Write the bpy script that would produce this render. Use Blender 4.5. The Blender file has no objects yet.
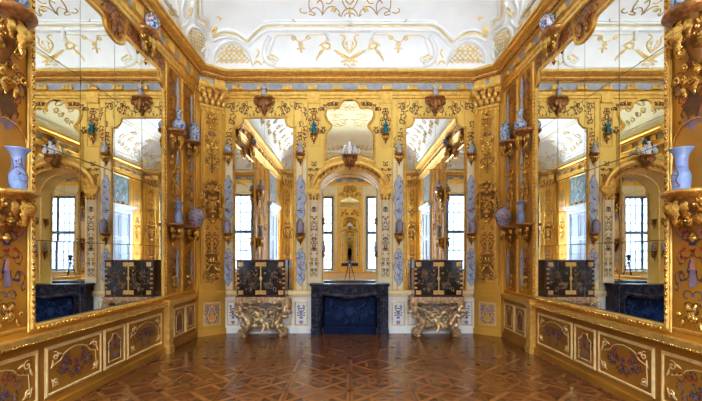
import bpy, math, random
from mathutils import Vector, Matrix
from mathutils.geometry import tessellate_polygon
from mathutils.bvhtree import BVHTree
PI = math.pi
SKY_E, FILL_E, HORIZON = 8800, 5400, 2.5
scn = bpy.context.scene
C = scn.collection
# ------------------------------------------------------------------ room
EYE = 1.48; F = 405.0; CX = 349.75; CY = 255.0
W = 2.80; YB = 7.70; YF = -1.40; YM = 4.79
PLAN = [(2.8, -1.06), (2.8, 7.36), (2.36, 7.7), (-2.36, 7.7), (-2.8, 7.36), (-2.8, -1.06), (-2.36, -1.4), (2.36, -1.4)]

def bkx(px, Y=YB): return (px - CX) * Y / F
def bkz(py, Y=YB): return EYE + (CY - py) * Y / F

# ------------------------------------------------------------------ materials
def _nodes(name):
    m = bpy.data.materials.new(name); m.use_nodes = True
    nt = m.node_tree; b = nt.nodes['Principled BSDF']
    return m, nt, b

def M(name, col, metal=0.0, rough=0.5, var=0.12, scale=9.0, bump=0.0, bscale=40.0, coat=0.0, col2=None, spec=0.5, bdist=0.01):
    m, nt, b = _nodes(name)
    tc = nt.nodes.new('ShaderNodeTexCoord')
    n = nt.nodes.new('ShaderNodeTexNoise'); n.inputs['Scale'].default_value = scale; n.inputs['Detail'].default_value = 4
    nt.links.new(tc.outputs['Object'], n.inputs['Vector'])
    r = nt.nodes.new('ShaderNodeValToRGB')
    lo = [c * (1 - var) for c in col]; hi = [min(1, c * (1 + var)) for c in (col2 or col)]
    r.color_ramp.elements[0].position = 0.32; r.color_ramp.elements[1].position = 0.68
    r.color_ramp.elements[0].color = (*lo, 1); r.color_ramp.elements[1].color = (*hi, 1)
    nt.links.new(n.outputs['Fac'], r.inputs['Fac'])
    nt.links.new(r.outputs['Color'], b.inputs['Base Color'])
    b.inputs['Metallic'].default_value = metal; b.inputs['Roughness'].default_value = rough
    b.inputs['Coat Weight'].default_value = coat; b.inputs['Coat Roughness'].default_value = 0.12
    b.inputs['Specular IOR Level'].default_value = spec
    if bump > 0:
        n2 = nt.nodes.new('ShaderNodeTexNoise'); n2.inputs['Scale'].default_value = bscale; n2.inputs['Detail'].default_value = 3
        nt.links.new(tc.outputs['Object'], n2.inputs['Vector'])
        bp = nt.nodes.new('ShaderNodeBump'); bp.inputs['Strength'].default_value = bump; bp.inputs['Distance'].default_value = bdist
        nt.links.new(n2.outputs['Fac'], bp.inputs['Height']); nt.links.new(bp.outputs['Normal'], b.inputs['Normal'])
    return m

def spots(name, base, cols, scale=22.0, rough=0.18, thr=(0.53, 0.60)):
    """porcelain: glazed ground with blotches of painted colour"""
    m, nt, b = _nodes(name)
    tc = nt.nodes.new('ShaderNodeTexCoord')
    prev = None
    for i, c in enumerate(cols):
        n = nt.nodes.new('ShaderNodeTexNoise'); n.inputs['Scale'].default_value = scale * (1 + 0.35 * i); n.inputs['Detail'].default_value = 3
        mp = nt.nodes.new('ShaderNodeMapping'); mp.inputs['Location'].default_value = (3.1 * i, 1.7 * i, 5.3 * i)
        nt.links.new(tc.outputs['Object'], mp.inputs['Vector']); nt.links.new(mp.outputs['Vector'], n.inputs['Vector'])
        r = nt.nodes.new('ShaderNodeValToRGB'); r.color_ramp.elements[0].position = thr[0]; r.color_ramp.elements[1].position = thr[1]
        nt.links.new(n.outputs['Fac'], r.inputs['Fac'])
        mx = nt.nodes.new('ShaderNodeMix'); mx.data_type = 'RGBA'
        nt.links.new(r.outputs['Color'], mx.inputs[0])
        if prev is None: mx.inputs[6].default_value = (*base, 1)
        else: nt.links.new(prev, mx.inputs[6])
        mx.inputs[7].default_value = (*c, 1)
        prev = mx.outputs[2]
    nt.links.new(prev, b.inputs['Base Color'])
    b.inputs['Roughness'].default_value = rough; b.inputs['Coat Weight'].default_value = 0.5
    return m

def marble(name):
    m, nt, b = _nodes(name)
    tc = nt.nodes.new('ShaderNodeTexCoord')
    n = nt.nodes.new('ShaderNodeTexNoise'); n.inputs['Scale'].default_value = 7; n.inputs['Detail'].default_value = 8; n.inputs['Distortion'].default_value = 1.6
    nt.links.new(tc.outputs['Object'], n.inputs['Vector'])
    r = nt.nodes.new('ShaderNodeValToRGB'); e = r.color_ramp.elements
    e[0].position = 0.30; e[0].color = (0.006, 0.006, 0.010, 1); e[1].position = 0.72; e[1].color = (0.022, 0.022, 0.04, 1)
    k = e.new(0.50); k.color = (0.022, 0.022, 0.036, 1); k = e.new(0.545); k.color = (0.10, 0.095, 0.12, 1); k = e.new(0.59); k.color = (0.018, 0.018, 0.03, 1)
    nt.links.new(n.outputs['Fac'], r.inputs['Fac']); nt.links.new(r.outputs['Color'], b.inputs['Base Color'])
    b.inputs['Roughness'].default_value = 0.28; b.inputs['Specular IOR Level'].default_value = 0.3
    return m

def floor_mat(name):
    m, nt, b = _nodes(name)
    at = nt.nodes.new('ShaderNodeAttribute'); at.attribute_name = 'tone'
    tc = nt.nodes.new('ShaderNodeTexCoord')
    mp = nt.nodes.new('ShaderNodeMapping'); mp.inputs['Scale'].default_value = (5, 26, 5)
    nt.links.new(tc.outputs['Object'], mp.inputs['Vector'])
    n = nt.nodes.new('ShaderNodeTexNoise'); n.inputs['Scale'].default_value = 3; n.inputs['Detail'].default_value = 6; n.inputs['Distortion'].default_value = 0.8
    nt.links.new(mp.outputs['Vector'], n.inputs['Vector'])
    r = nt.nodes.new('ShaderNodeValToRGB'); r.color_ramp.elements[0].color = (0.72, 0.70, 0.68, 1); r.color_ramp.elements[1].color = (1.2, 1.18, 1.12, 1)
    nt.links.new(n.outputs['Fac'], r.inputs['Fac'])
    mx = nt.nodes.new('ShaderNodeMix'); mx.data_type = 'RGBA'; mx.blend_type = 'MULTIPLY'; mx.inputs[0].default_value = 1
    nt.links.new(at.outputs['Color'], mx.inputs[6]); nt.links.new(r.outputs['Color'], mx.inputs[7])
    nt.links.new(mx.outputs[2], b.inputs['Base Color'])
    n2 = nt.nodes.new('ShaderNodeTexNoise'); n2.inputs['Scale'].default_value = 5
    nt.links.new(tc.outputs['Object'], n2.inputs['Vector'])
    bp = nt.nodes.new('ShaderNodeBump'); bp.inputs['Strength'].default_value = 0.05; bp.inputs['Distance'].default_value = 0.02
    nt.links.new(n2.outputs['Fac'], bp.inputs['Height']); nt.links.new(bp.outputs['Normal'], b.inputs['Normal'])
    b.inputs['Roughness'].default_value = 0.15; b.inputs['Specular IOR Level'].default_value = 0.5
    return m

def mirror_mat(name, tint):
    m, nt, b = _nodes(name)
    tc = nt.nodes.new('ShaderNodeTexCoord')
    n = nt.nodes.new('ShaderNodeTexNoise'); n.inputs['Scale'].default_value = 2.2
    nt.links.new(tc.outputs['Object'], n.inputs['Vector'])
    r = nt.nodes.new('ShaderNodeValToRGB')
    r.color_ramp.elements[0].color = (*[c * 0.95 for c in tint], 1); r.color_ramp.elements[1].color = (*tint, 1)
    nt.links.new(n.outputs['Fac'], r.inputs['Fac']); nt.links.new(r.outputs['Color'], b.inputs['Base Color'])
    b.inputs['Metallic'].default_value = 1; b.inputs['Roughness'].default_value = 0.0
    return m

def glass_mat(name):
    m = bpy.data.materials.new(name); m.use_nodes = True; nt = m.node_tree
    nt.nodes.clear()
    o = nt.nodes.new('ShaderNodeOutputMaterial'); mx = nt.nodes.new('ShaderNodeMixShader'); t = nt.nodes.new('ShaderNodeBsdfTransparent')
    g = nt.nodes.new('ShaderNodeBsdfGlossy'); g.inputs['Roughness'].default_value = 0.02
    t.inputs['Color'].default_value = (0.95, 0.98, 1, 1); mx.inputs[0].default_value = 0.06
    nt.links.new(t.outputs[0], mx.inputs[1]); nt.links.new(g.outputs[0], mx.inputs[2]); nt.links.new(mx.outputs[0], o.inputs['Surface'])
    return m

mt = {}
mt['wall'] = M('golden_ground', (0.87, 0.62, 0.14), 0.3, 0.34, 0.06, 2.5, 0.15, 30, col2=(0.90, 0.66, 0.17))
mt['cream'] = M('cream_gilt_ground', (0.88, 0.79, 0.52), 0.2, 0.42, 0.06, 3)
mt['pil'] = M('deep_gold_ground', (0.70, 0.42, 0.065), 0.45, 0.32, 0.10, 2.5, 0.15, 30)
mt['dado'] = M('brown_amber_ground', (0.44, 0.22, 0.026), 0.35, 0.36, 0.14, 2.2, 0.15, 30)
mt['sidewall'] = M('amber_ground', (0.60, 0.31, 0.030), 0.35, 0.40, 0.14, 2.2, 0.15, 30)
mt['gold'] = M('bright_gilding', (0.84, 0.56, 0.135), 0.65, 0.32, 0.16, 14, 0.2, 60)
mt['carve'] = M('carved_gilding', (0.82, 0.50, 0.12), 0.85, 0.27, 0.35, 22, 0.45, 60, bdist=0.012)
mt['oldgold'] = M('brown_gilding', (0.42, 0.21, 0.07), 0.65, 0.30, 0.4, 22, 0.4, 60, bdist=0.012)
mt['gapshade'] = M('brown_shade_between_carving', (0.26, 0.12, 0.022), 0.2, 0.5, 0.3, 14)  # shade of the gaps between carving, put into a dark base colour
mt['pale'] = M('pale_gilding', (0.84, 0.64, 0.28), 0.5, 0.28, 0.12, 16)
mt['ivory'] = M('ivory_dado_glare', (0.86, 0.82, 0.72), 0.0, 0.45, 0.05, 4)  # window glare on the gilded dado put into a pale base colour
mt['blue'] = M('blue_grey_ground', (0.38, 0.41, 0.46), 0.0, 0.42, 0.16, 10)
mt['plaq'] = M('porcelain_plaque_glaze', (0.54, 0.62, 0.76), 0.0, 0.22, 0.16, 10, coat=0.4)
mt['dark'] = M('dark_inlay', (0.17, 0.085, 0.035), 0.0, 0.4, 0.3, 12)
mt['brown'] = M('brown_inlay', (0.30, 0.14, 0.03), 0.0, 0.4, 0.3, 12)
mt['red'] = M('red_inlay', (0.42, 0.04, 0.035), 0.0, 0.4, 0.25, 12)
mt['navy'] = M('navy_inlay', (0.05, 0.07, 0.20), 0.0, 0.4, 0.25, 12)
mt['violet'] = M('violet_grey_inlay', (0.30, 0.22, 0.30), 0.0, 0.4, 0.2, 12)
mt['skirt'] = M('pale_rose_paint', (0.52, 0.26, 0.22), 0.0, 0.4, 0.2, 14)
mt['pink'] = M('pink_petal_glaze', (0.55, 0.12, 0.24), 0.0, 0.3, 0.2, 12)
mt['green'] = M('green_leaf_glaze', (0.06, 0.16, 0.08), 0.0, 0.3, 0.2, 12)
mt['white'] = M('white_porcelain', (0.80, 0.82, 0.84), 0.0, 0.16, 0.05, 12, coat=0.5)
mt['greyp'] = M('grey_white_porcelain', (0.50, 0.52, 0.56), 0.0, 0.2, 0.22, 30, coat=0.5)
mt['turq'] = M('turquoise_glaze', (0.01, 0.22, 0.28), 0.0, 0.15, 0.25, 25, coat=0.6)
mt['bw'] = spots('blue_and_white_porcelain', (0.50, 0.57, 0.66), [(0.10, 0.17, 0.36), (0.22, 0.33, 0.52)], 26)
mt['flared'] = spots('pale_blue_porcelain', (0.30, 0.40, 0.66), [(0.38, 0.48, 0.72), (0.24, 0.34, 0.60)], 9)
mt['jar'] = spots('lilac_grey_porcelain', (0.46, 0.44, 0.54), [(0.30, 0.12, 0.16), (0.26, 0.34, 0.52)], 30)
mt['poly'] = spots('green_blue_red_porcelain', (0.60, 0.64, 0.66), [(0.03, 0.24, 0.34), (0.05, 0.12, 0.35), (0.36, 0.06, 0.05)], 24)
mt['plaster'] = M('white_plaster', (0.87, 0.88, 0.84), 0.0, 0.6, 0.03, 3, 0.05, 20)
mt['stucco'] = M('white_stucco_relief', (0.85, 0.86, 0.82), 0.0, 0.5, 0.05, 6)
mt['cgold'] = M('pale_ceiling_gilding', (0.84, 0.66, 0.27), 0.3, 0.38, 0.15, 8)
mt['cdark'] = M('dark_ceiling_gilding', (0.50, 0.31, 0.09), 0.3, 0.4, 0.2, 10)  # darker gold of the arabesque scrolls
mt['marble'] = marble('dark_veined_marble')
mt['fireblue'] = M('dark_blue_enamel', (0.005, 0.013, 0.045), 0.0, 0.50, 0.4, 8, 0.3, 30, spec=0.2)
mt['fireblue2'] = M('blue_enamel_relief', (0.012, 0.034, 0.10), 0.0, 0.42, 0.4, 8, spec=0.35)
mt['soot'] = M('soot', (0.01, 0.01, 0.012), 0, 0.9)
mt['lacquer'] = M('black_lacquer', (0.008, 0.009, 0.014), 0.0, 0.14, 0.3, 5, coat=0.7)
mt['redlac'] = M('dark_red_lacquer', (0.085, 0.022, 0.022), 0.0, 0.2, 0.2, 8, coat=0.5)
mt['lacgold'] = M('gold_lacquer_painting', (0.20, 0.13, 0.065), 0.3, 0.4, 0.3, 25)
mt['brass'] = M('gilt_brass', (0.68, 0.48, 0.17), 0.7, 0.28, 0.15, 25)
mt['stand'] = M('carved_shade_mottled_gilding', (0.56, 0.40, 0.21), 0.65, 0.30, 0.5, 24, 0.5, 50, bdist=0.014)  # strong colour mottling stands in for highlights and dark gaps of carving
mt['floor'] = floor_mat('oak_parquet')
mt['mirror'] = mirror_mat('old_mirror_glass', (0.90, 0.91, 0.88))
mt['mirroro'] = mirror_mat('yellowed_mirror_glass', (0.86, 0.79, 0.50))
mt['seam'] = M('mirror_seam', (0.30, 0.27, 0.20), 0, 0.6)
mt['winwood'] = M('blue_grey_window_paint', (0.13, 0.17, 0.25), 0, 0.4)
mt['glass'] = glass_mat('clear_pane')
mt['doorw'] = M('grey_white_door_paint', (0.62, 0.64, 0.66), 0, 0.4, 0.06)
mt['doorin'] = M('grey_blue_door_paint', (0.30, 0.34, 0.42), 0, 0.4, 0.1)
mt['paint'] = spots('landscape_painting', (0.22, 0.36, 0.46), [(0.10, 0.20, 0.20), (0.55, 0.58, 0.55), (0.30, 0.22, 0.12)], 5, 0.4)
mt['black'] = M('black_metal', (0.03, 0.03, 0.034), 0.3, 0.4)
mt['lens'] = M('lens_glass', (0.02, 0.02, 0.04), 0.0, 0.05)
mt['nicheshade'] = M('niche_shade_ground', (0.60, 0.33, 0.06), 0.3, 0.4, 0.1, 4)  # flat panel's colour stands in for shadow inside an arched recess

# ------------------------------------------------------------------ mesh builder
class MB:
    def __init__(s, *mats):
        s.v = []; s.f = []; s.mi = []; s.mats = list(mats); s.cur = 0; s.sm = []; s.smooth = True; s.cut = None
    def use(s, i): s.cur = i; return s
    def add(s, vs, fs, smooth=None):
        o = len(s.v); s.v += [tuple(v) for v in vs]
        for f in fs:
            s.f.append([o + i for i in f]); s.mi.append(s.cur); s.sm.append(s.smooth if smooth is None else smooth)
    def box(s, x0, x1, y0, y1, z0, z1):
        s.add([(x0, y0, z0), (x1, y0, z0), (x1, y1, z0), (x0, y1, z0), (x0, y0, z1), (x1, y0, z1), (x1, y1, z1), (x0, y1, z1)],
              [(0, 3, 2, 1), (4, 5, 6, 7), (0, 1, 5, 4), (1, 2, 6, 5), (2, 3, 7, 6), (3, 0, 4, 7)], False)
    def plate(s, outer, holes=(), y=0.0):
        loops = [outer] + list(holes)
        allp = [p for l in loops for p in l]
        tri = tessellate_polygon([[Vector((p[0], p[1], 0)) for p in l] for l in loops])
        s.add([(p[0], y, p[1]) for p in allp], [tuple(t) for t in tri], False)
    def prism(s, outer, y0, y1, holes=()):
        s.plate(outer, holes, y0)
        for l in [outer] + list(holes):
            n = len(l)
            vs = [(p[0], y0, p[1]) for p in l] + [(p[0], y1, p[1]) for p in l]
            s.add(vs, [(i, (i + 1) % n, n + (i + 1) % n, n + i) for i in range(n)], False)
    def tube(s, pts, rad, seg=6, closed=False, cap=True, flat=1.0):
        n = len(pts); P = [Vector(p) for p in pts]
        if not hasattr(rad, '__len__'): rad = [rad] * n
        ref = None; vs = []
        for i in range(n):
            if closed: t = P[(i + 1) % n] - P[i - 1]
            else: t = P[min(i + 1, n - 1)] - P[max(i - 1, 0)]
            if t.length < 1e-9: t = Vector((0, 0, 1))
            t.normalize()
            if ref is None:
                ref = Vector((0, 1, 0)) if abs(t.y) < 0.9 else Vector((1, 0, 0))
            a = (ref - t * ref.dot(t))
            if a.length < 1e-6: a = t.orthogonal()
            a.normalize(); b = t.cross(a); ref = a
            for k in range(seg):
                q = 2 * PI * k / seg
                vs.append(P[i] + (a * math.cos(q) * flat + b * math.sin(q)) * rad[i])
        fs = []
        for i in range(n if closed else n - 1):
            j = (i + 1) % n
            for k in range(seg):
                fs.append((i * seg + k, i * seg + (k + 1) % seg, j * seg + (k + 1) % seg, j * seg + k))
        if cap and not closed:
            fs.append(tuple(range(seg - 1, -1, -1))); fs.append(tuple((n - 1) * seg + k for k in range(seg)))
        s.add(vs, fs)
    def sweep(s, path, prof, closed=True, y=0.0):
        """path in xz; prof list of (outward offset, depth toward room)"""
        n = len(path); vs = []
        # orientation
        A = sum(path[i][0] * path[(i + 1) % n][1] - path[(i + 1) % n][0] * path[i][1] for i in range(n))
        sg = 1 if A > 0 else -1
        for i in range(n):
            p = Vector(path[i])
            a = Vector(path[i - 1]) if (closed or i > 0) else None
            b = Vector(path[(i + 1) % n]) if (closed or i < n - 1) else None
            n1 = n2 = None
            if a is not None: d = (p - a).normalized(); n1 = Vector((d.y, -d.x)) * sg
            if b is not None: d = (b - p).normalized(); n2 = Vector((d.y, -d.x)) * sg
            if n1 is None: n1 = n2
            if n2 is None: n2 = n1
            m = n1 + n2
            if m.length < 1e-6: m = n1.copy()
            m.normalize(); m = m / max(0.45, m.dot(n1))
            for o, dp in prof: vs.append((p.x + m.x * o, y - dp, p.y + m.y * o))
        k = len(prof); fs = []
        for i in range(n if closed else n - 1):
            j = (i + 1) % n
            for q in range(k - 1): fs.append((i * k + q, i * k + q + 1, j * k + q + 1, j * k + q))
        s.add(vs, fs, False)
    def lathe(s, prof, seg=20, c=(0, 0, 0), a0=0.0, a1=2 * PI, sy=1.0, sx=1.0):
        full = abs(a1 - a0 - 2 * PI) < 1e-6; cols = seg if full else seg + 1; vs = []
        for r, z in prof:
            for k in range(cols):
                q = a0 + (a1 - a0) * k / seg
                vs.append((c[0] + r * math.cos(q) * sx, c[1] + r * math.sin(q) * sy, c[2] + z))
        fs = []
        for i in range(len(prof) - 1):
            for k in range(seg):
                k2 = (k + 1) % cols
                fs.append((i * cols + k, i * cols + k2, (i + 1) * cols + k2, (i + 1) * cols + k))
        s.add(vs, fs)
    def ell(s, c, r, seg=10, rings=6):
        if not hasattr(r, '__len__'): r = (r, r, r)
        vs = []; fs = []
        for i in range(rings + 1):
            t = PI * i / rings
            for k in range(seg):
                q = 2 * PI * k / seg
                vs.append((c[0] + r[0] * math.sin(t) * math.cos(q), c[1] + r[1] * math.sin(t) * math.sin(q), c[2] + r[2] * math.cos(t)))
        for i in range(rings):
            for k in range(seg): fs.append((i * seg + k, (i + 1) * seg + k, (i + 1) * seg + (k + 1) % seg, i * seg + (k + 1) % seg))
        s.add(vs, fs)
    # ---- ornament in the xz plane, room side is -y
    def ribbon(s, pts, w, y):
        n = len(pts); vs = []
        if not hasattr(w, '__len__'): w = [w] * n
        for i in range(n):
            a = Vector(pts[max(0, i - 1)]); b = Vector(pts[min(n - 1, i + 1)]); d = b - a
            if d.length < 1e-9: d = Vector((1, 0))
            d.normalize(); nx, nz = -d.y * w[i] / 2, d.x * w[i] / 2
            vs += [(pts[i][0] + nx, y, pts[i][1] + nz), (pts[i][0] - nx, y, pts[i][1] - nz)]
        s.add(vs, [(2 * i, 2 * i + 1, 2 * i + 3, 2 * i + 2) for i in range(n - 1)], False)
    def flower(s, x, z, r, y, k=5, a=0.3):
        vs = [(x, y, z)]; n = k * 4
        for i in range(n):
            q = 2 * PI * i / n + a; rr = r * (0.62 + 0.38 * math.cos(k * (q - a)))
            vs.append((x + rr * math.cos(q), y, z + rr * math.sin(q)))
        s.add(vs, [(0, 1 + i, 1 + (i + 1) % n) for i in range(n)], False)
    def blade(s, x, z, ang, L, w, y):
        n = 6; vs = []
        for i in range(n + 1):
            t = i / n; hw = w / 2 * math.sin(PI * min(1, t * 0.9 + 0.1)) ** 0.8; a = ang + 0.5 * (t - 0.5)
            cx = x + L * t * math.cos(a); cz = z + L * t * math.sin(a)
            vs += [(cx - hw * math.sin(ang), y, cz + hw * math.cos(ang)), (cx + hw * math.sin(ang), y, cz - hw * math.cos(ang))]
        s.add(vs, [(2 * i, 2 * i + 1, 2 * i + 3, 2 * i + 2) for i in range(n)], False)
    def scroll(s, x, z, y, r, a0, turns, hand, th, seg=5, ball=True):
        n = max(8, int(turns * 11)); pts = []; rad = []
        for i in range(n + 1):
            t = i / n; rr = r * (1 - 0.82 * t); q = a0 + hand * 2 * PI * turns * t
            pts.append((x + rr * math.cos(q), y - 0.3 * th * t, z + rr * math.sin(q))); rad.append(th * (0.55 + 0.6 * math.sin(PI * (0.12 + 0.6 * t))) * 0.8)
        s.tube(pts, rad, seg)
        if ball: s.ell((pts[-1][0], y - th * 0.6, pts[-1][2]), th * 1.15, 6, 4)
    def leaf(s, x, z, ang, L, w, y, curl=0.8, h=None, n=7):
        h = h or w * 0.45; vs = []; px, pz, a = x, z, ang
        for i in range(n + 1):
            t = i / n
            hw = w / 2 * (math.sin(PI * (0.1 + 0.9 * t)) ** 0.7 if t < 0.999 else 0.02) * (0.68 + 0.32 * abs(math.cos(3.5 * PI * t)))
            lift = h * (0.4 + 1.2 * math.sin(PI * t * 0.9))
            nx, nz = -math.sin(a), math.cos(a)
            vs += [(px + nx * hw, y - lift * 0.25, pz + nz * hw), (px, y - lift, pz), (px - nx * hw, y - lift * 0.25, pz - nz * hw)]
            px += L / n * math.cos(a); pz += L / n * math.sin(a); a += curl / n
        fs = []
        for i in range(n):
            for k in range(2): fs.append((3 * i + k, 3 * i + k + 1, 3 * i + k + 4, 3 * i + k + 3))
        s.add(vs, fs)
    def xform(s, mat, start=0):
        for i in range(start, len(s.v)): s.v[i] = tuple(mat @ Vector(s.v[i]))
    def mesh(s, name):
        me = bpy.data.meshes.new(name); me.from_pydata(s.v, [], s.f)
        for m in s.mats: me.materials.append(m)
        me.polygons.foreach_set('material_index', s.mi); me.polygons.foreach_set('use_smooth', s.sm)
        me.update(); return me
    def build(s, name, parent=None, loc=None, rz=0.0):
        o = bpy.data.objects.new(name, s.mesh(name)); C.objects.link(o)
        if parent is not None: o.parent = parent
        if loc is not None: o.location = loc
        o.rotation_euler = (0, 0, rz)
        return o

def empty(name, loc=(0, 0, 0), rz=0.0):
    o = bpy.data.objects.new(name, None); C.objects.link(o); o.empty_display_size = 0.05
    o.location = loc; o.rotation_euler = (0, 0, rz); return o
def tag(o, label, cat, group=None):
    o['label'] = label; o['category'] = cat
    if group: o['group'] = group
    return o
def struct(o): o['kind'] = 'structure'; return o
def copy_tree(o, parent=None):
    c = o.copy(); C.objects.link(c)
    if parent is not None: c.parent = parent
    for ch in list(o.children): copy_tree(ch, c)
    return c
def frame_of(wall, u, z, n=0.0):
    if wall == 'back': return (u, YB - n, z), 0.0
    if wall == 'left': return (-W + n, u, z), PI / 2
    if wall == 'right': return (W - n, u, z), -PI / 2
    if wall == 'front': return (u, YF + n, z), PI
def put(o, wall, u, z, n=0.0):
    o.location, r = frame_of(wall, u, z, n); o.rotation_euler = (0, 0, r); return o

# ------------------------------------------------------------------ ornament generators
def carve(mb, w, h, y, seed, n, size, th, cx=0.0, cz=0.0, shape='ell', flowers=True):
    """symmetrical high-relief foliage inside a w x h outline"""
    rn = random.Random(seed)
    for i in range(n):
        for _ in range(20):
            x = rn.uniform(0.05, 1) * w / 2; z = rn.uniform(-1, 1) * h / 2
            if shape == 'ell' and (2 * x / w) ** 2 + (2 * z / h) ** 2 > 1: continue
            if shape == 'tri' and x > w / 2 * (0.25 + 0.75 * (z / h + 0.5)): continue
            break
        k = rn.random(); sz = size * rn.uniform(0.6, 1.25); a = rn.uniform(0, 2 * PI); hd = rn.choice((-1, 1)); yy = y - rn.uniform(0, th)
        for sx in (1, -1):
            aa = a if sx == 1 else PI - a; hh = hd * sx
            if k < 0.5: mb.scroll(cx + sx * x, cz + z, yy, sz, aa, rn.choice((0.9, 1.2)) if False else 1.1, hh, th)
            elif k < 0.9: mb.leaf(cx + sx * x, cz + z, aa, sz * 2.0, sz * 0.9, yy, 1.3 * hh, th * 1.5)
            else: mb.ell((cx + sx * x, yy - th * 0.3, cz + z), (sz * 0.5, th * 1.1, sz * 0.5), 7, 4)

def inlay(mb, w, h, y, seed, n, th=0.012, cx=0.0, cz=0.0, size=None, nm=4, sym=True, fl=1.0):
    """flat painted scrollwork; material slots 0.. are line colour then blossom colours"""
    rn = random.Random(seed); size = size or min(w, h) * 0.28
    for i in range(n):
        x = (0.04 + 0.92 * (i + rn.random()) / n) * w / 2 if w > h else rn.uniform(0.1, 0.95) * w / 2
        z = rn.uniform(-0.45, 0.45) * h if w > h else ((i + rn.random()) / n - 0.5) * h * 0.94
        r = min(size * rn.uniform(0.55, 1.1), max(0.02, (h / 2 - abs(z)) * 1.1 + 0.02), max(0.02, (w / 2 - x) * 1.2 + 0.02)); a = rn.uniform(0, 2 * PI); hd = rn.choice((-1, 1)); tn = rn.uniform(0.6, 1.15)
        c2 = rn.randrange(1, nm) if nm > 1 else 0; kk = rn.random(); a2 = rn.uniform(0, 2 * PI)
        for sx in ((1, -1) if sym else (1,)):
            X = cx + sx * x; A = a if sx == 1 else PI - a; H = hd * sx
            pts = []; ws = []; m = 12
            for j in range(m + 1):
                t = j / m; rr = r * (1 - 0.75 * t); q = A + H * 2 * PI * tn * t
                pts.append((X + rr * math.cos(q), cz + z + rr * math.sin(q))); ws.append(th * (0.5 + 0.7 * math.sin(PI * (0.15 + 0.75 * t))))
            mb.use(0).ribbon(pts, ws, y)
            p = pts[0]
            mb.use(0 if kk < 0.5 else c2)
            mb.blade(p[0], p[1], (a2 if sx == 1 else PI - a2), r * 0.6, th * 2.8, y)
            for jj, da in ((3, 1.3), (5, -1.4), (8, 1.3)):
                e = pts[jj]; an = A + H * 2 * PI * tn * jj / m + H * (PI / 2 + da); mb.blade(e[0], e[1], an, r * 0.34, th * 2.0, y - 0.0002)
            if kk < 0.7 * fl:
                mb.use(c2).flower(pts[-1][0], pts[-1][1], min(r * 0.42, th * 3.4), y - 0.0006)
            q = pts[m // 2]
            mb.use(0).blade(q[0], q[1], (A + 2 if sx == 1 else A - 2), r * 0.4, th * 1.7, y - 0.0003)

def rect(x0, x1, z0, z1): return [(x0, z0), (x1, z0), (x1, z1), (x0, z1)]
def arch_path(hw, z0, zs, n=16, rise=None):
    """open path from lower left up over to lower right"""
    rise = rise or hw
    p = [(-hw, z0)]
    for i in range(n + 1):
        a = PI - PI * i / n; p.append((hw * math.cos(a), zs + rise * math.sin(a)))
    p.append((hw, z0)); return p
def smooth(pts, k=6):
    out = []; n = len(pts)
    for i in range(n - 1):
        p0 = Vector(pts[max(0, i - 1)]); p1 = Vector(pts[i]); p2 = Vector(pts[i + 1]); p3 = Vector(pts[min(n - 1, i + 2)])
        for j in range(k):
            t = j / k
            out.append(tuple(0.5 * ((2 * p1) + (p2 - p0) * t + (2 * p0 - 5 * p1 + 4 * p2 - p3) * t * t + (3 * p1 - p0 - 3 * p2 + p3) * t ** 3)))
    out.append(tuple(pts[-1])); return out
MOULD = [(0.0, 0.0), (0.0, 0.018), (0.012, 0.03), (0.03, 0.026), (0.042, 0.012), (0.055, 0.012), (0.06, 0.0)]
def mould(s, d=1.0): return [(o * s, p * s * d) for o, p in MOULD]

def plan_sweep(mb, prof, poly=PLAN):
    n = len(poly); vs = []; k = len(prof)
    for i in range(n):
        p = Vector(poly[i]); a = Vector(poly[i - 1]); b = Vector(poly[(i + 1) % n])
        d1 = (p - a).normalized(); d2 = (b - p).normalized(); n1 = Vector((-d1.y, d1.x)); n2 = Vector((-d2.y, d2.x))
        m = n1 + n2; m.normalize(); m = m / m.dot(n1)
        for ins, z in prof: vs.append((p.x + m.x * ins, p.y + m.y * ins, z))
    fs = []
    for i in range(n):
        j = (i + 1) % n
        for q in range(k - 1): fs.append((i * k + q, j * k + q, j * k + q + 1, i * k + q + 1))
    mb.add(vs, fs, False)

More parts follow.
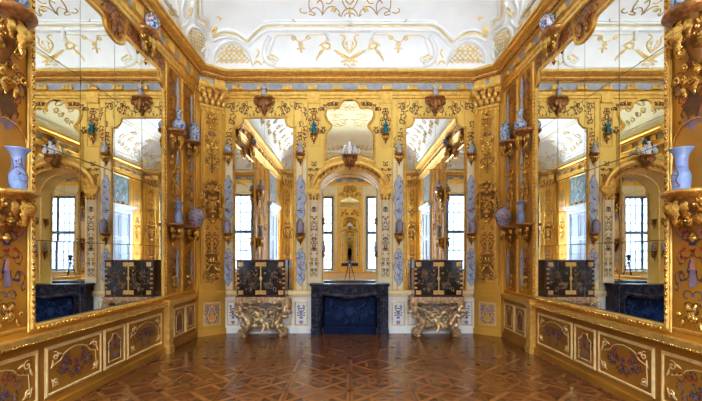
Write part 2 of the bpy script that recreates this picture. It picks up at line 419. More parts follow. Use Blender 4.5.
# ================================================================== FLOOR
def build_floor():
    T = 0.69; vs = []; fs = []; tone = []
    rn = random.Random(5)
    base = (0.150, 0.056, 0.014); lite = (0.245, 0.103, 0.030); mid = (0.215, 0.088, 0.025)
    def poly(pts, z, c):
        o = len(vs); vs.extend([(p[0], p[1], z) for p in pts]); fs.append(list(range(o, o + len(pts))))
        k = rn.uniform(0.80, 1.20); tone.append([c[0] * k, c[1] * k, c[2] * k, 1])
    def bar(a, b, w, z, c):
        a = Vector(a); b = Vector(b); d = (b - a).normalized(); q = Vector((-d.y, d.x)) * w / 2
        poly([a - q, b - q, b + q, a + q], z, c)
    for i in range(-5, 5):
        for j in range(-3, 12):
            x0 = i * T; y0 = j * T + 0.28
            cx, cy = x0 + T / 2, y0 + T / 2
            poly([(x0, y0), (cx, cy), (x0 + T, y0)][::1], 0, base); poly([(x0 + T, y0), (cx, cy), (x0 + T, y0 + T)], 0, base)
            poly([(x0 + T, y0 + T), (cx, cy), (x0, y0 + T)], 0, base); poly([(x0, y0 + T), (cx, cy), (x0, y0)], 0, base)
            e = 0.035; h = T / 2
            for a, b in (((x0 + e, y0 + e), (x0 + T - e, y0 + T - e)), ((x0 + e, y0 + T - e), (x0 + T - e, y0 + e))): bar(a, b, 0.050, 0.0004, lite)
            for a, b in (((cx, y0 + e), (x0 + T - e, cy)), ((x0 + T - e, cy), (cx, y0 + T - e)), ((cx, y0 + T - e), (x0 + e, cy)), ((x0 + e, cy), (cx, y0 + e))): bar(a, b, 0.055, 0.0008, lite)
            q = T * 0.17
            for a, b in (((cx - q, cy - q), (cx + q, cy - q)), ((cx + q, cy - q), (cx + q, cy + q)), ((cx + q, cy + q), (cx - q, cy + q)), ((cx - q, cy + q), (cx - q, cy - q))): bar(a, b, 0.04, 0.0006, mid)
            for a, b in (((x0 + e / 2, y0), (x0 + e / 2, y0 + T)), ((x0 + T - e / 2, y0), (x0 + T - e / 2, y0 + T)), ((x0, y0 + e / 2), (x0 + T, y0 + e / 2)), ((x0, y0 + T - e / 2), (x0 + T, y0 + T - e / 2))): bar(a, b, e, 0.0012, mid)
            for a, b in (((x0, y0), (x0, y0 + T)), ((x0, y0), (x0 + T, y0))): bar(a, b, 0.007, 0.0016, (0.11, 0.044, 0.013))
    me = bpy.data.meshes.new('floor'); me.from_pydata(vs, [], fs); me.materials.append(mt['floor'])
    ca = me.color_attributes.new('tone', 'FLOAT_COLOR', 'CORNER')
    flat = []
    for f, t in zip(fs, tone): flat += t * len(f)
    ca.data.foreach_set('color', flat)
    o = bpy.data.objects.new('floor', me); C.objects.link(o); struct(o)
build_floor()

# ================================================================== CEILING
def offset_plan(ins):
    k = max(0.0, 1 - ins / 2.3); a = 2.8 - ins; b = YB - ins; c = YF + ins; dx = 0.44 * k; dy = 0.34 * k
    return [(a, c + dy), (a, b - dy), (a - dx, b), (-a + dx, b), (-a, b - dy), (-a, c + dy), (-a + dx, c), (a - dx, c)]
CV0, CVD, CVZ, CVH = 0.13, 1.90, 4.90, 1.12
cv = []; cf = []; NR = 14; nP = len(PLAN)
for k in range(NR + 1):
    th = PI / 2 * k / NR
    for (x, y) in offset_plan(CV0 + CVD * (1 - math.cos(th))): cv.append((x, y, CVZ + CVH * math.sin(th)))
for k in range(NR):
    for i in range(nP): cf.append((k * nP + i, (k + 1) * nP + i, (k + 1) * nP + (i + 1) % nP, k * nP + (i + 1) % nP))
cf.append(tuple(NR * nP + i for i in range(nP))[::-1])
mb = MB(mt['plaster']); mb.add(cv, cf); ceil = struct(mb.build('ceiling'))
BV = BVHTree.FromPolygons([Vector(v) for v in cv], cf)
def cproj(px, py, lift=0.008):
    d = Vector(((px - CX) / F, 1, (CY - py) / F)).normalized()
    h = BV.ray_cast(Vector((0, 0, EYE)), d)
    if h[0] is None: return None
    n = h[1] if h[1].dot(d) < 0 else -h[1]
    return h[0] + n * lift
YC = (YB + YF) / 2
def ceil_line(mbs, pts, r, both=True, k=5, flat=1.0, taper=False):
    """a moulding drawn on the cove: both sides of the room's axis and both ends of the room"""
    sp = smooth(pts, k) if k > 1 else pts
    for sx in ((1, -1) if both else (1,)):
        P = [cproj(CX + sx * (p[0] - CX), p[1]) for p in sp]; P = [p for p in P if p is not None]
        if len(P) < 2: continue
        rad = [r * (0.5 + 0.7 * math.sin(PI * (0.1 + 0.8 * i / (len(P) - 1)))) for i in range(len(P))] if taper else r
        mbs.tube(P, rad, 5)
        mbs.tube([(p.x, 2 * YC - p.y, p.z) for p in P], rad, 4)
g = MB(mt['cgold'], mt['cdark']); s = MB(mt['stucco'])
main = [(197, -2), (197.5, 10), (199, 18), (204, 21), (208, 28), (211, 36), (216, 35), (221, 33), (229, 32.5), (236, 34.5), (242, 38), (247, 41.5), (251, 38), (256, 33), (262, 28), (268, 26), (275, 25.5), (300, 25.5), (325, 25.5), (350, 25.5)]
ceil_line(g, main, 0.014, k=4)
ceil_line(s, [(p[0] + 1.2, p[1] + 4.0) if p[0] > 205 else (p[0] - 4, p[1] + 4) for p in main], 0.034, k=4)
ceil_line(s, [(p[0] - 0.4, p[1] - 2.6) if p[0] > 205 else (p[0] + 3, p[1] - 2) for p in main], 0.024, k=4)
ceil_line(s, [(263, 22), (275, 20.5), (300, 20.5), (350, 20.5)], 0.012, k=3)
# panel frames on the end cove
ceil_line(g, [(274, 39), (277, 36), (280, 35.2), (287, 35.2), (294, 35.2), (296, 38)], 0.008, k=3)
ceil_line(g, [(296, 38), (297.5, 41), (301, 41.5), (305, 40), (306.5, 36.5), (310, 34.8), (318, 34.8), (326, 34.8), (326.3, 41)], 0.008, k=3)
for (x, z, r) in ((293.5, 38, 2.2), (308.5, 37, 2.2), (301, 44, 2.4)):
    ceil_line(g, [(x + r * (1 - t / 11) * math.cos(t), z + r * (1 - t / 11) * math.sin(t)) for t in [q * 0.7 for q in range(11)]], 0.012, k=2, taper=True)
ceil_line(g, [(301, 44), (300.6, 48), (301.4, 53)], 0.018, k=3, taper=True)
ceil_line(g, [(297, 49), (301, 47.5), (305, 49)], 0.010, k=3)
ceil_line(s, [(270, 36), (266, 44), (264, 54), (268, 63), (276, 66)], 0.045, k=4)
ceil_line(s, [(274, 40), (271, 48), (270, 56), (274, 62), (279, 60), (277, 56)], 0.022, k=4)
ceil_line(s, [(324, 27), (326, 32), (329, 38), (330, 40)], 0.035, k=3)
ceil_line(s, [(330, 31), (340, 31), (350, 31)], 0.02, k=2)
ceil_line(s, [(276, 68), (300, 67.5), (325, 67.5), (350, 67.5)], 0.03, k=2)
# corner shells and lattices
for base_l, base_r, top, zb in (((213, 64), (252, 64), (231, 40), 0),):
    arc = [(213, 63), (214, 54), (219, 46), (226, 41.5), (233, 40.5), (240, 43), (246, 49), (251, 56), (253, 64)]
    ceil_line(s, arc, 0.03, k=3); ceil_line(s, [(x, y + 2.4) for x, y in arc], 0.016, k=3)
    for d in range(-6, 10):
        a = (216 + d * 5.2, 63); pts = []
        for t in range(8):
            x, y = a[0] + t * 3.0, a[1] - t * 2.8
            if ((x - 233) / 17.5) ** 2 + ((y - 63) / 20.0) ** 2 < 1: pts.append((x, y))
        if len(pts) > 1: ceil_line(g, pts, 0.010, k=1)
        a = (216 + d * 5.2, 63); pts = []
        for t in range(8):
            x, y = a[0] - t * 3.0, a[1] - t * 2.8
            if ((x - 233) / 17.5) ** 2 + ((y - 63) / 20.0) ** 2 < 1: pts.append((x, y))
        if len(pts) > 1: ceil_line(g, pts, 0.010, k=1)
    for d in range(5):
        for e in range(4):
            x, y = 221 + 5.2 * d + 2.6 * (e % 2), 60 - 4.6 * e
            if ((x - 233) / 16.0) ** 2 + ((y - 63) / 18.0) ** 2 < 1: ceil_line(g, [(x - 0.8, y), (x + 0.8, y)], 0.022, k=1)
arc = [(203, 57), (196, 52), (189, 46), (186.5, 38), (187.5, 30), (192, 26.5), (198, 28.5), (203, 33), (206, 40)]
ceil_line(s, arc, 0.03, k=3)
for d in range(7):
    ceil_line(g, [(188 + d * 2.6, 30 + d * 0.6), (188.5 + d * 2.6, 38 + d * 1.2), (190 + d * 2.3, 47 + d * 1.6)], 0.009, k=1)
    ceil_line(g, [(188, 30 + d * 3.0), (195, 31.5 + d * 3.4), (203, 34.5 + d * 3.4)], 0.009, k=1)
ceil_line(g, [(210, 34), (213, 29), (216, 27), (215, 31), (212, 35), (216, 36), (219, 32)], 0.022, k=3, taper=True)
ceil_line(g, [(217, 18), (219, 16.5), (221, 18.5), (219, 20)], 0.012, k=3)
ceil_line(s, [(184, 0), (182, 8), (183, 15), (188, 18), (186, 24), (180, 27), (177, 20), (178, 10), (176, 0)], 0.022, k=4)
ceil_line(g, [(171, 4), (169, 10), (172, 15), (176, 13), (174, 9)], 0.014, k=4, taper=True)
ceil_line(g, [(172, 18), (175, 24), (180, 25), (181, 21)], 0.012, k=4, taper=True)
ceil_line(s, [(205, 60), (208, 52), (205, 48), (200, 52)], 0.03, k=4)
# centre cartouche with crossed branches
for pts, r in (([(350, 62), (345, 58), (339, 53), (334, 50)], .016), ([(350, 50), (345, 48), (343, 43), (345, 38), (343, 35), (340, 35)], .015), ([(350, 53), (347, 50), (348, 46)], .012),
               ([(341, 62), (346, 60.5), (350, 58), (357, 54), (363, 52.5)], .016), ([(347, 62), (344, 65), (349, 64)], .012), ([(348, 45), (346, 43), (348, 41)], .012),
               ([(318, 58), (320, 52), (324, 49), (322, 45), (326, 42), (330, 45), (328, 49), (324, 47)], .018), ([(316, 61), (318, 56), (323, 52)], .014), ([(319, 46), (323, 43), (329, 44), (331, 50)], .012),
               ([(337, 50), (339, 54), (341, 51)], .010)):
    ceil_line(g, pts, r, k=4, taper=True)
for pts, r in (([(263, 63), (268, 59), (274, 60), (276, 63), (272, 65)], .018), ([(267, 57), (272, 55), (277, 58)], .014), ([(256, 58), (259, 53), (257, 49)], .012), ([(254, 64), (258, 61), (262, 65)], .014)):
    ceil_line(g, pts, r, k=4, taper=True)
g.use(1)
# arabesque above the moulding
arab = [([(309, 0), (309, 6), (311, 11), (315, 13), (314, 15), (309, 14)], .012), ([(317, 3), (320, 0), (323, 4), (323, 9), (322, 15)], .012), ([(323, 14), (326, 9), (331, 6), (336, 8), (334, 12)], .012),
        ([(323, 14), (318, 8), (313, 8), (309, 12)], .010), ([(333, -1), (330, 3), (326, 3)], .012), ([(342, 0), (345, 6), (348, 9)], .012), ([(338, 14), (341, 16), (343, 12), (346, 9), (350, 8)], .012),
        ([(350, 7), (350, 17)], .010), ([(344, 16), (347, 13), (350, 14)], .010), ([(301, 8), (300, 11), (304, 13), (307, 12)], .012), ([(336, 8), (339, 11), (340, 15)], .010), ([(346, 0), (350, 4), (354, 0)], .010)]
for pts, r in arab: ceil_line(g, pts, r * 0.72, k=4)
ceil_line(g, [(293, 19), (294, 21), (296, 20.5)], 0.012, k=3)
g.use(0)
ceil_line(g, [(331, 11), (334, 8), (336, 6)], 0.02, k=3, taper=True); ceil_line(g, [(350, 9), (350, 14)], 0.022, k=2, taper=True)
# side coves and flat: repeated scrollwork all round
rn = random.Random(3)
def cove_pt(side, Y, t, lift=0.008):
    th = PI / 2 * t; ins = CV0 + CVD * (1 - math.cos(th))
    return Vector((side * (W - ins - lift * math.cos(th)), Y, CVZ + CVH * math.sin(th) - lift * math.sin(th)))
for side in (-1, 1):
    for Yc in (0.2, 1.2, 2.2, 3.2, 4.2, 5.2, 6.0):
        for q in (-1, 1):
            for (dy, t0, r, a) in ((0.12, 0.30, 0.10, 0), (0.26, 0.42, 0.13, 2), (0.38, 0.25, 0.09, 4), (0.1, 0.55, 0.09, 1)):
                P = []
                for j in range(12):
                    u = j / 11; rr = r * (1 - 0.8 * u); an = a + q * 7 * u
                    P.append(cove_pt(side, Yc + q * dy + rr * math.cos(an) * 1.0, t0 + rr * math.sin(an) / 1.8))
                g.tube(P, [0.010 + 0.008 * math.sin(PI * j / 11) for j in range(12)], 4)
    for t in (0.12, 0.62):
        s.tube([cove_pt(side, Y, t) for Y in (-0.2, 2, 4, 6.2)], 0.028, 5)
    g.tube([cove_pt(side, Y, 0.66) for Y in (-0.2, 2, 4, 6.2)], 0.020, 5)
ZF = CVZ + CVH
for i in range(26):
    x = rn.uniform(0.1, 0.55); y = rn.uniform(1.0, 5.4); r = rn.uniform(0.12, 0.22); a = rn.uniform(0, 6); hd = rn.choice((-1, 1))
    for sx in (-1, 1):
        P = []
        for j in range(14):
            u = j / 13; rr = r * (1 - 0.8 * u); an = a + hd * 7 * u
            P.append((sx * (x + rr * math.cos(an)), y + rr * math.sin(an), ZF - 0.006))
        g.tube(P, 0.009, 4)
g.build('gilded_stucco_scrollwork', ceil); s.build('white_stucco_moulding', ceil)

# ================================================================== CORNICE, FRIEZE
mb = MB(mt['gold'], mt['pale'])
plan_sweep(mb, [(0.0, 4.44), (0.03, 4.45), (0.03, 4.50), (0.045, 4.51), (0.045, 4.565), (0.075, 4.58), (0.06, 4.60), (0.035, 4.60)])
struct(mb.build('trim_1'))
mb = MB(mt['blue']); plan_sweep(mb, [(0.0, 4.59), (0.035, 4.59), (0.035, 4.76), (0.0, 4.76)]); frieze = struct(mb.build('trim_2'))
mb = MB(mt['gold'], mt['oldgold'])
plan_sweep(mb, [(0.03, 4.73), (0.09, 4.745), (0.09, 4.765), (0.15, 4.775), (0.15, 4.80), (0.135, 4.805), (0.135, 4.825), (0.19, 4.835), (0.21, 4.855), (0.235, 4.86), (0.235, 4.905), (0.22, 4.92), (0.10, 4.935)])
mb.use(1)
for i0, z0, dz in ((0.138, 4.804, 0.022), (0.093, 4.746, 0.018), (0.237, 4.862, 0.010), (0.153, 4.776, 0.006)): plan_sweep(mb, [(i0 - 0.01, z0), (i0, z0 + 0.002), (i0, z0 + dz), (i0 - 0.01, z0 + dz + 0.002)])
cornice = struct(mb.build('trim_3'))
# carved rope line on the cornice and gilded blocks on the frieze
mb = MB(mt['gold'])
for i in range(nP):
    a = Vector(PLAN[i]); b = Vector(PLAN[(i + 1) % nP]); d = b - a; L = d.length; d.normalize(); nn = Vector((-d.y, d.x)); k = max(2, round(L / 0.46))
    for j in range(k):
        c = a + d * (L * (j + 0.5) / k)
        M4 = Matrix.Translation((c.x + nn.x * 0.03, c.y + nn.y * 0.03, 4.60)) @ Matrix.Rotation(math.atan2(d.y, d.x), 4, 'Z') @ Matrix.Rotation(PI, 4, 'Z')
        st = len(mb.v)
        if i in (1, 4) or (j % 2 == 0 and L < 1): mb.box(-0.10, 0.10, -0.05, 0.0, 0.0, 0.14)
        else:
            for q in (-0.065, 0.0, 0.065): mb.box(q - 0.024, q + 0.024, -0.045, 0, 0.0, 0.085)
            mb.box(-0.10, 0.10, -0.05, 0, 0.0, 0.03)
        mb.xform(M4, st)
mb.build('frieze_blocks', frieze)
mb = MB(mt['oldgold'])
for i in range(nP):
    a = Vector(PLAN[i]); b = Vector(PLAN[(i + 1) % nP]); d = b - a; L = d.length; d.normalize(); nn = Vector((-d.y, d.x)); k = int(L / 0.06)
    for j in range(k):
        c = a + d * (L * (j + 0.5) / k) + nn * 0.095
        mb.box(c.x - 0.016, c.x + 0.016, c.y - 0.016, c.y + 0.016, 4.75, 4.773)
mb.build('carved_bead_row', cornice)

# ================================================================== WALLS
# --- back wall with the arched recess
NW, NZ0, NZS, NR_ = 0.56, 0.80, 2.72, 0.37
hole = arch_path(NW, NZ0, NZS, 16, NR_)
mb = MB(mt['wall'], mt['ivory'])
mb.plate(rect(-2.37, 2.37, 0.0, 4.62), [hole], 0.0)
wb = struct(mb.build('wall_back', loc=(0, YB, 0)))
mb = MB(mt['wall'], mt['dark'], mt['brown'])
n = len(hole)
vs = [(p[0], 0, p[1]) for p in hole] + [(p[0], 0.3, p[1]) for p in hole]
mb.add(vs, [(i, i + 1, n + i + 1, n + i) for i in range(n - 1)] + [(n - 1, 0, n, 2 * n - 1)], False)
mb.build('niche_reveal', wb)
# dado of the back wall
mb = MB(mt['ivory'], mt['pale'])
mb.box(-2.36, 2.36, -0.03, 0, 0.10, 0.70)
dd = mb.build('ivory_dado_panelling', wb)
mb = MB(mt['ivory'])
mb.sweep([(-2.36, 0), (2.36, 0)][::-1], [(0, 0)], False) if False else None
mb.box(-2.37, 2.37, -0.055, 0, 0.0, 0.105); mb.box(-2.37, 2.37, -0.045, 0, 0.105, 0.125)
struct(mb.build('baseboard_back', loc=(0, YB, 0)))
mb = MB(mt['pale'], mt['cream']); mb.box(-2.37, 2.37, -0.05, 0, 0.69, 0.72); mb.box(-2.37, 2.37, -0.075, 0, 0.72, 0.755); mb.use(1).box(-2.37, 2.37, -0.06, 0, 0.755, 0.80)
mb.build('dado_rail', wb)
for k, (x0, x1) in enumerate(((-2.30, -2.12), (-1.02, -0.82), (0.82, 1.02), (2.12, 2.30), (-2.02, -1.12), (1.12, 2.02))):
    mb = MB(mt['pale'], mt['dark'], mt['navy'], mt['brown'])
    mb.sweep(rect(x0, x1, 0.17, 0.58), mould(0.45), True, -0.03)
    p = mb.build('dado_panel_moulding', wb)
    if x1 - x0 < 0.3:
        mb = MB(mt['violet'], mt['navy'], mt['dark'], mt['violet']); inlay(mb, x1 - x0 - 0.03, 0.38, -0.032, 31, 6, 0.012, (x0 + x1) / 2, 0.375)
        mb.build('inlaid_ornament', p)
# inlay on upper back wall
mb = MB(mt['dark'], mt['brown'], mt['red'], mt['brown'])
for sx in (-1, 1):
    inlay(mb, 1.5, 0.36, -0.004, 7, 10, 0.010, sx * 1.62, 4.25, 0.13)
    for q in (-1, 1):
        inlay(mb, 0.34, 0.62, -0.004, 11 + q, 6, 0.011, sx * 1.62 + q * 0.66, 4.0, 0.11, sym=False)
        inlay(mb, 0.20, 0.50, -0.004, 17, 5, 0.010, sx * 1.62 + q * 0.68, 3.62, 0.07)
    inlay(mb, 0.14, 0.52, -0.004, 23, 7, 0.013, sx * 0.68, 4.05, 0.06)
    inlay(mb, 0.16, 0.52, -0.004, 24, 8, 0.012, sx * 0.68, 2.98, 0.06)
    inlay(mb, 0.13, 1.7, -0.004, 25, 12, 0.007, sx * 0.67, 1.85, 0.06)
    for (cx_, cz_) in ((0.47, 4.28), (0.30, 4.37), (0.50, 3.85)): inlay(mb, 0.22, 0.12, -0.004, 29, 3, 0.014, sx * cx_, cz_, 0.06)
mb.use(2)
for sx in (-1, 1):
    for j in range(5): mb.flower(sx * (0.08 + 0.085 * j), 4.44 - 0.018 * j, 0.018, -0.005)
mb.build('inlaid_ornament', wb)
mb = MB(mt['gold'])   # flat gilded strips and panels
for sx in (-1, 1):
    for x0, x1 in ((0.575, 0.785),): mb.sweep(rect(sx * x0, sx * x1, 3.55, 4.36) if sx > 0 else rect(-x1, -x0, 3.55, 4.36), mould(0.3), True, 0)
    for q in (-1, 1):
        c = sx * 1.62 + q * 0.685; mb.sweep(rect(c - 0.12, c + 0.12, 0.82, 4.40), mould(0.25), True, 0)
    mb.box(sx * 0.9 - 0.012, sx * 0.9 + 0.012, -0.015, 0, 0.8, 4.44)
    c = sx * 1.62
    mb.sweep(rect(c - 0.55, c + 0.55, 4.06, 4.41), mould(0.2), True, 0)
    mb.box(min(sx * 0.57, sx * 0.80), max(sx * 0.57, sx * 0.80), -0.05, 0, 4.36, 4.60)
mb.box(-2.36, 2.36, -0.012, 0, 4.40, 4.44)
mb.build('gilded_strip_moulding', wb)
mb = MB(mt['cream'])  # cream on the lower strips paints in the wash of window light
for sx in (-1, 1):
    for q in (-1, 1):
        c = sx * 1.62 + q * 0.685; mb.box(c - 0.11, c + 0.11, -0.003, 0, 0.82, 3.30)
    mb.box(min(sx * .53, sx * .8), max(sx * .53, sx * .8), -0.003, 0, 0.82, 2.75)
mb.build('glare_pale_strip', wb)

# --- side walls
DADO = {'cut': 0.86}
def side_wall(name, sd):
    loc = (sd * W, 0, 0); rz = -sd * PI / 2
    fx = (lambda Y: Y) if sd < 0 else (lambda Y: -Y)
    def span(a, b): return (min(fx(a), fx(b)), max(fx(a), fx(b)))
    mb = MB(mt['sidewall'])
    a, b = span(-1.07, 7.37); mb.plate(rect(a, b, 0.0, 4.62), (), 0.0)
    w = struct(mb.build(name, loc=loc, rz=rz))
    nm = name.split('_')[1]
    # dado: panelled, below the rail
    mb = MB(mt['dado']); a, b = span(1.45, 6.10); mb.box(a, b, 0.0 - 0.02, 0.0, 0.0, 0.70); a, b = span(6.2, 7.3); mb.box(a, b, -0.02, 0, 0, 0.70)
    dd = mb.build('amber_dado_panelling', w)
    for k, (y0, y1, kind) in enumerate(((2.72, 3.58, 1), (3.72, 4.50, 1), (4.60, 4.98, 0), (5.08, 5.95, 1), (6.42, 6.80, 0), (6.88, 7.24, 0), (1.6, 2.6, 1))):
        a, b = span(y0, y1); mb = MB(mt['pale'])
        mb.sweep(rect(a, b, 0.20, 0.60), mould(0.55), True, -0.02); p = mb.build('dado_panel_moulding', w)
        c = (a + b) / 2; ww = b - a
        mb = MB(mt['dark'], mt['navy'], mt['red'], mt['violet'], mt['navy'])
        inlay(mb, ww * 0.66, 0.30, -0.024, 40 + k, 12 if kind else 7, 0.0065, c, 0.40, 0.06, nm=5, fl=1.4)
        mb.use(2).flower(c, 0.41, 0.05, -0.025, 8); mb.use(1).flower(c, 0.41, 0.032, -0.026, 6)
        if kind:
            for q in (-1, 1): mb.use(1).flower(c + q * 0.13, 0.36, 0.03, -0.025); mb.use(2).flower(c + q * 0.10, 0.47, 0.026, -0.025)
        mb.build('inlaid_ornament', p)
        mb = MB(mt['pale'])
        hw = ww / 2 - 0.045
        if kind:
            inner = [(-hw * 0.95, 0.26), (hw * 0.95, 0.26), (hw * 0.9, 0.44), (hw * 0.62, 0.47), (hw * 0.5, 0.52), (hw * 0.3, 0.545), (0, 0.56), (-hw * 0.3, 0.545), (-hw * 0.5, 0.52), (-hw * 0.62, 0.47), (-hw * 0.9, 0.44)]
            mb.sweep([(c + x, z) for x, z in inner][1:], mould(0.18), False, -0.02)
            for q in (-1, 1):
                mb.scroll(c + q * hw * 0.86, 0.53, -0.03, 0.045, 1.2 if q > 0 else PI - 1.2, 1.2, q, 0.007)
                mb.leaf(c + q * hw * 0.95, 0.50, -1.6, 0.08, 0.03, -0.025, 0.8 * q, 0.010); mb.leaf(c + q * hw * 0.80, 0.545, PI if q > 0 else 0, 0.08, 0.03, -0.025, 0.6 * q, 0.010)
                mb.scroll(c + q * hw * 0.88, 0.29, -0.03, 0.04, -1.2 if q > 0 else PI + 1.2, 1.2, -q, 0.007)
                mb.leaf(c + q * hw * 0.95, 0.24, 1.7 if q > 0 else PI - 1.7, 0.09, 0.03, -0.025, -0.8 * q, 0.010); mb.leaf(c + q * hw * 0.72, 0.25, 0.3 if q > 0 else PI - 0.3, 0.08, 0.03, -0.025, 0.8 * q, 0.010)
        else:
            inner = [(-hw, 0.25), (hw, 0.25), (hw, 0.47), (hw * 0.55, 0.50), (hw * 0.3, 0.55), (-hw * 0.3, 0.55), (-hw * 0.55, 0.50), (-hw, 0.47)]
            mb.sweep([(c + x * 0.8, z) for x, z in inner], mould(0.22), True, -0.02)
        mb.build('carved_panel_scrollwork', p)
    # rail
    mb = MB(mt['gold'], mt['carve'])
    a, b = span(1.45, 6.22); mb.box(a, b, -0.05, 0, 0.70, 0.735); mb.box(a, b, -0.085, 0, 0.735, 0.775); mb.use(1)
    k = int((b - a) / 0.034)
    for j in range(k):
        x = a + (j + 0.5) * (b - a) / k; mb.ell((x, -0.080, 0.722), (0.014, 0.010, 0.011), 6, 4)
    mb.use(0); a, b = span(6.2, 7.34); mb.box(a, b, -0.05, 0, 0.70, 0.74); mb.box(a, b, -0.08, 0, 0.74, 0.79)
    mb.build('dado_rail', w)
    mb = MB(mt['gold'], mt['pale']); a, b = span(6.06, 6.20); mb.box(a, b, -0.10, 0, 0, 0.70); mb.box(a - 0.01, b + 0.01, -0.115, 0, 0, 0.10); mb.box(a - 0.01, b + 0.01, -0.115, 0, 0.70, 0.80)
    mb.build('narrow_plinth', w)
    mb = MB(mt['dado'], mt['oldgold']); a, b = span(1.45, 7.3); mb.box(a, b, -0.05, 0, 0.0, 0.10); mb.use(1).box(a, b, -0.055, 0, 0.0, 0.03)
    struct(mb.build('baseboard_' + nm, loc=loc, rz=rz))
    # strips beyond and before the mirror
    mb = MB(mt['gold'])
    strips = [(6.18, 6.72), (6.78, 7.28), (3.08, 3.52), (2.50, 3.02)]
    for y0, y1 in strips:
        a, b = span(y0, y1); mb.sweep(rect(a, b, 0.86, 4.40), mould(0.5), True, 0)
    mb.build('gilded_strip_moulding', w)
    INL = (mt['brown'], mt['dark'], mt['red'], mt['violet'])
    for k, (y0, y1) in enumerate(strips[:2]):
        c = fx((y0 + y1) / 2)
        mb = MB(*INL); inlay(mb, 0.34, 1.1, -0.004, 61 + k, 18, 0.012, c, 3.92, 0.09); mb.build('inlaid_ornament', w)
        mb = MB(*INL); inlay(mb, 0.30, 0.62, -0.004, 63 + k, 12, 0.011, c, 1.25, 0.08); mb.build('inlaid_ornament', w)
    for k, (yc, w0) in enumerate(((2.76, 0.36), (2.05, 0.5), (-0.55, 0.5))):
        c = fx(yc)
        mb = MB(*INL); inlay(mb, w0 * 0.8, 3.2, -0.004, 66 + k, 22, 0.013, c, 2.6, 0.10); mb.build('inlaid_ornament', w)
        mb = MB(mt['gold']); mb.sweep(rect(c - w0 / 2, c + w0 / 2, 0.9, 4.38), mould(0.5), True, 0); mb.build('gilded_strip_moulding', w)
        mb = MB(mt['carve']); carve(mb, w0 * 0.7, 0.8, -0.012, 85 + k, 14, 0.05, 0.014, c, 2.5, 'ell'); mb.build('carved_foliage', w)
    for k, Yc in enumerate((5.35, 4.79, 4.2, 5.85, 3.75)):   # band above the mirror
        mb = MB(*INL); inlay(mb, 0.50, 0.26, -0.004, 71 + k, 12, 0.010, fx(Yc), 4.34, 0.09); mb.build('inlaid_ornament', w)
    mb = MB(mt['carve'])
    for k, (y0, y1) in enumerate(strips[:2]):
        c = fx((y0 + y1) / 2)
        carve(mb, 0.26, 0.75, -0.01, 81, 12, 0.05, 0.013, c, 2.62, 'rect'); carve(mb, 0.22, 0.30, -0.01, 83, 5, 0.045, 0.013, c, 1.02, 'ell')
        mb.box(c - 0.012, c + 0.012, -0.02, 0, 2.2, 3.0)
    mb.build('carved_foliage', w)
    # near pilaster with painted panel
    y0, y1 = 3.08, 3.52; c = fx(3.30)
    mb = MB(mt['dark'], mt['violet'], mt['red'], mt['navy'], mt['skirt'])
    inlay(mb, 0.36, 0.85, -0.006, 91, 11, 0.009, c, 1.42, 0.08, nm=5)
    # painted lady and canopy
    mb.use(1).plate([(c - 0.035, 1.22), (c + 0.04, 1.22), (c + 0.025, 1.38), (c + 0.015, 1.45), (c - 0.015, 1.45), (c - 0.022, 1.38)], (), -0.008); mb.use(4).plate([(c - 0.022, 1.36), (c + 0.026, 1.36), (c + 0.016, 1.45), (c - 0.016, 1.45)], (), -0.0082)
    mb.use(0).flower(c, 1.475, 0.018, -0.0085, 8); mb.use(3).plate([(c - 0.06, 1.33), (c - 0.05, 1.33), (c - 0.012, 1.44), (c - 0.024, 1.45)], (), -0.0085)
    mb.use(2).ribbon([(c - 0.14, 1.70), (c - 0.07, 1.76), (c, 1.68), (c + 0.07, 1.76), (c + 0.14, 1.70)], 0.018, -0.007)
    mb.use(1).ribbon([(c - 0.14, 1.70), (c - 0.14, 1.58), (c - 0.06, 1.66), (c, 1.60), (c + 0.06, 1.66), (c + 0.14, 1.58), (c + 0.14, 1.70)], 0.014, -0.007)
    inlay(mb, 0.36, 0.50, -0.006, 92, 8, 0.009, c, 2.85, 0.07, nm=5)
    mb.use(0).plate([(c - 0.05, 2.62), (c + 0.05, 2.62), (c + 0.10, 2.72), (c + 0.06, 2.76), (c + 0.03, 2.83), (c, 2.80), (c - 0.03, 2.83), (c - 0.06, 2.76), (c - 0.10, 2.72)], (), -0.0075)
    mb.use(1).plate([(c - 0.09, 2.60), (c + 0.09, 2.60), (c + 0.08, 2.53), (c + 0.045, 2.55), (c + 0.02, 2.50), (c - 0.02, 2.50), (c - 0.045, 2.55), (c - 0.08, 2.53)], (), -0.0075)
    mb.use(0).flower(c + 0.13, 2.60, 0.025, -0.0075, 6); mb.flower(c - 0.13, 2.60, 0.025, -0.0075, 6)
    mb.build('painted_ornament', w)
    mb = MB(mt['carve'])
    carve(mb, 0.30, 0.12, -0.01, 95, 5, 0.045, 0.012, c, 0.98, 'ell'); carve(mb, 0.30, 0.26, -0.012, 96, 6, 0.05, 0.014, c, 2.93, 'ell')
    mb.sweep([(c + x, z) for x, z in arch_path(0.20, 2.02, 2.38, 12)], mould(0.45), False, 0)
    for q in (-1, 1): mb.box(*sorted((c + q * 0.01, c + q * 0.03)), -0.02, 0, 1.70, 1.74)
    mb.tube([(c - 0.2, -0.01, 1.92), (c, -0.015, 1.72), (c + 0.2, -0.01, 1.92)], 0.014, 5)
    mb.build('carved_foliage', w)
    mb = MB(mt['nicheshade']); mb.plate([(c + x, z) for x, z in arch_path(0.19, 2.02, 2.38, 12)], (), -0.003); mb.build('painted_recess_shade', w)
    return w
wl = side_wall('wall_left', -1); wr = side_wall('wall_right', 1)

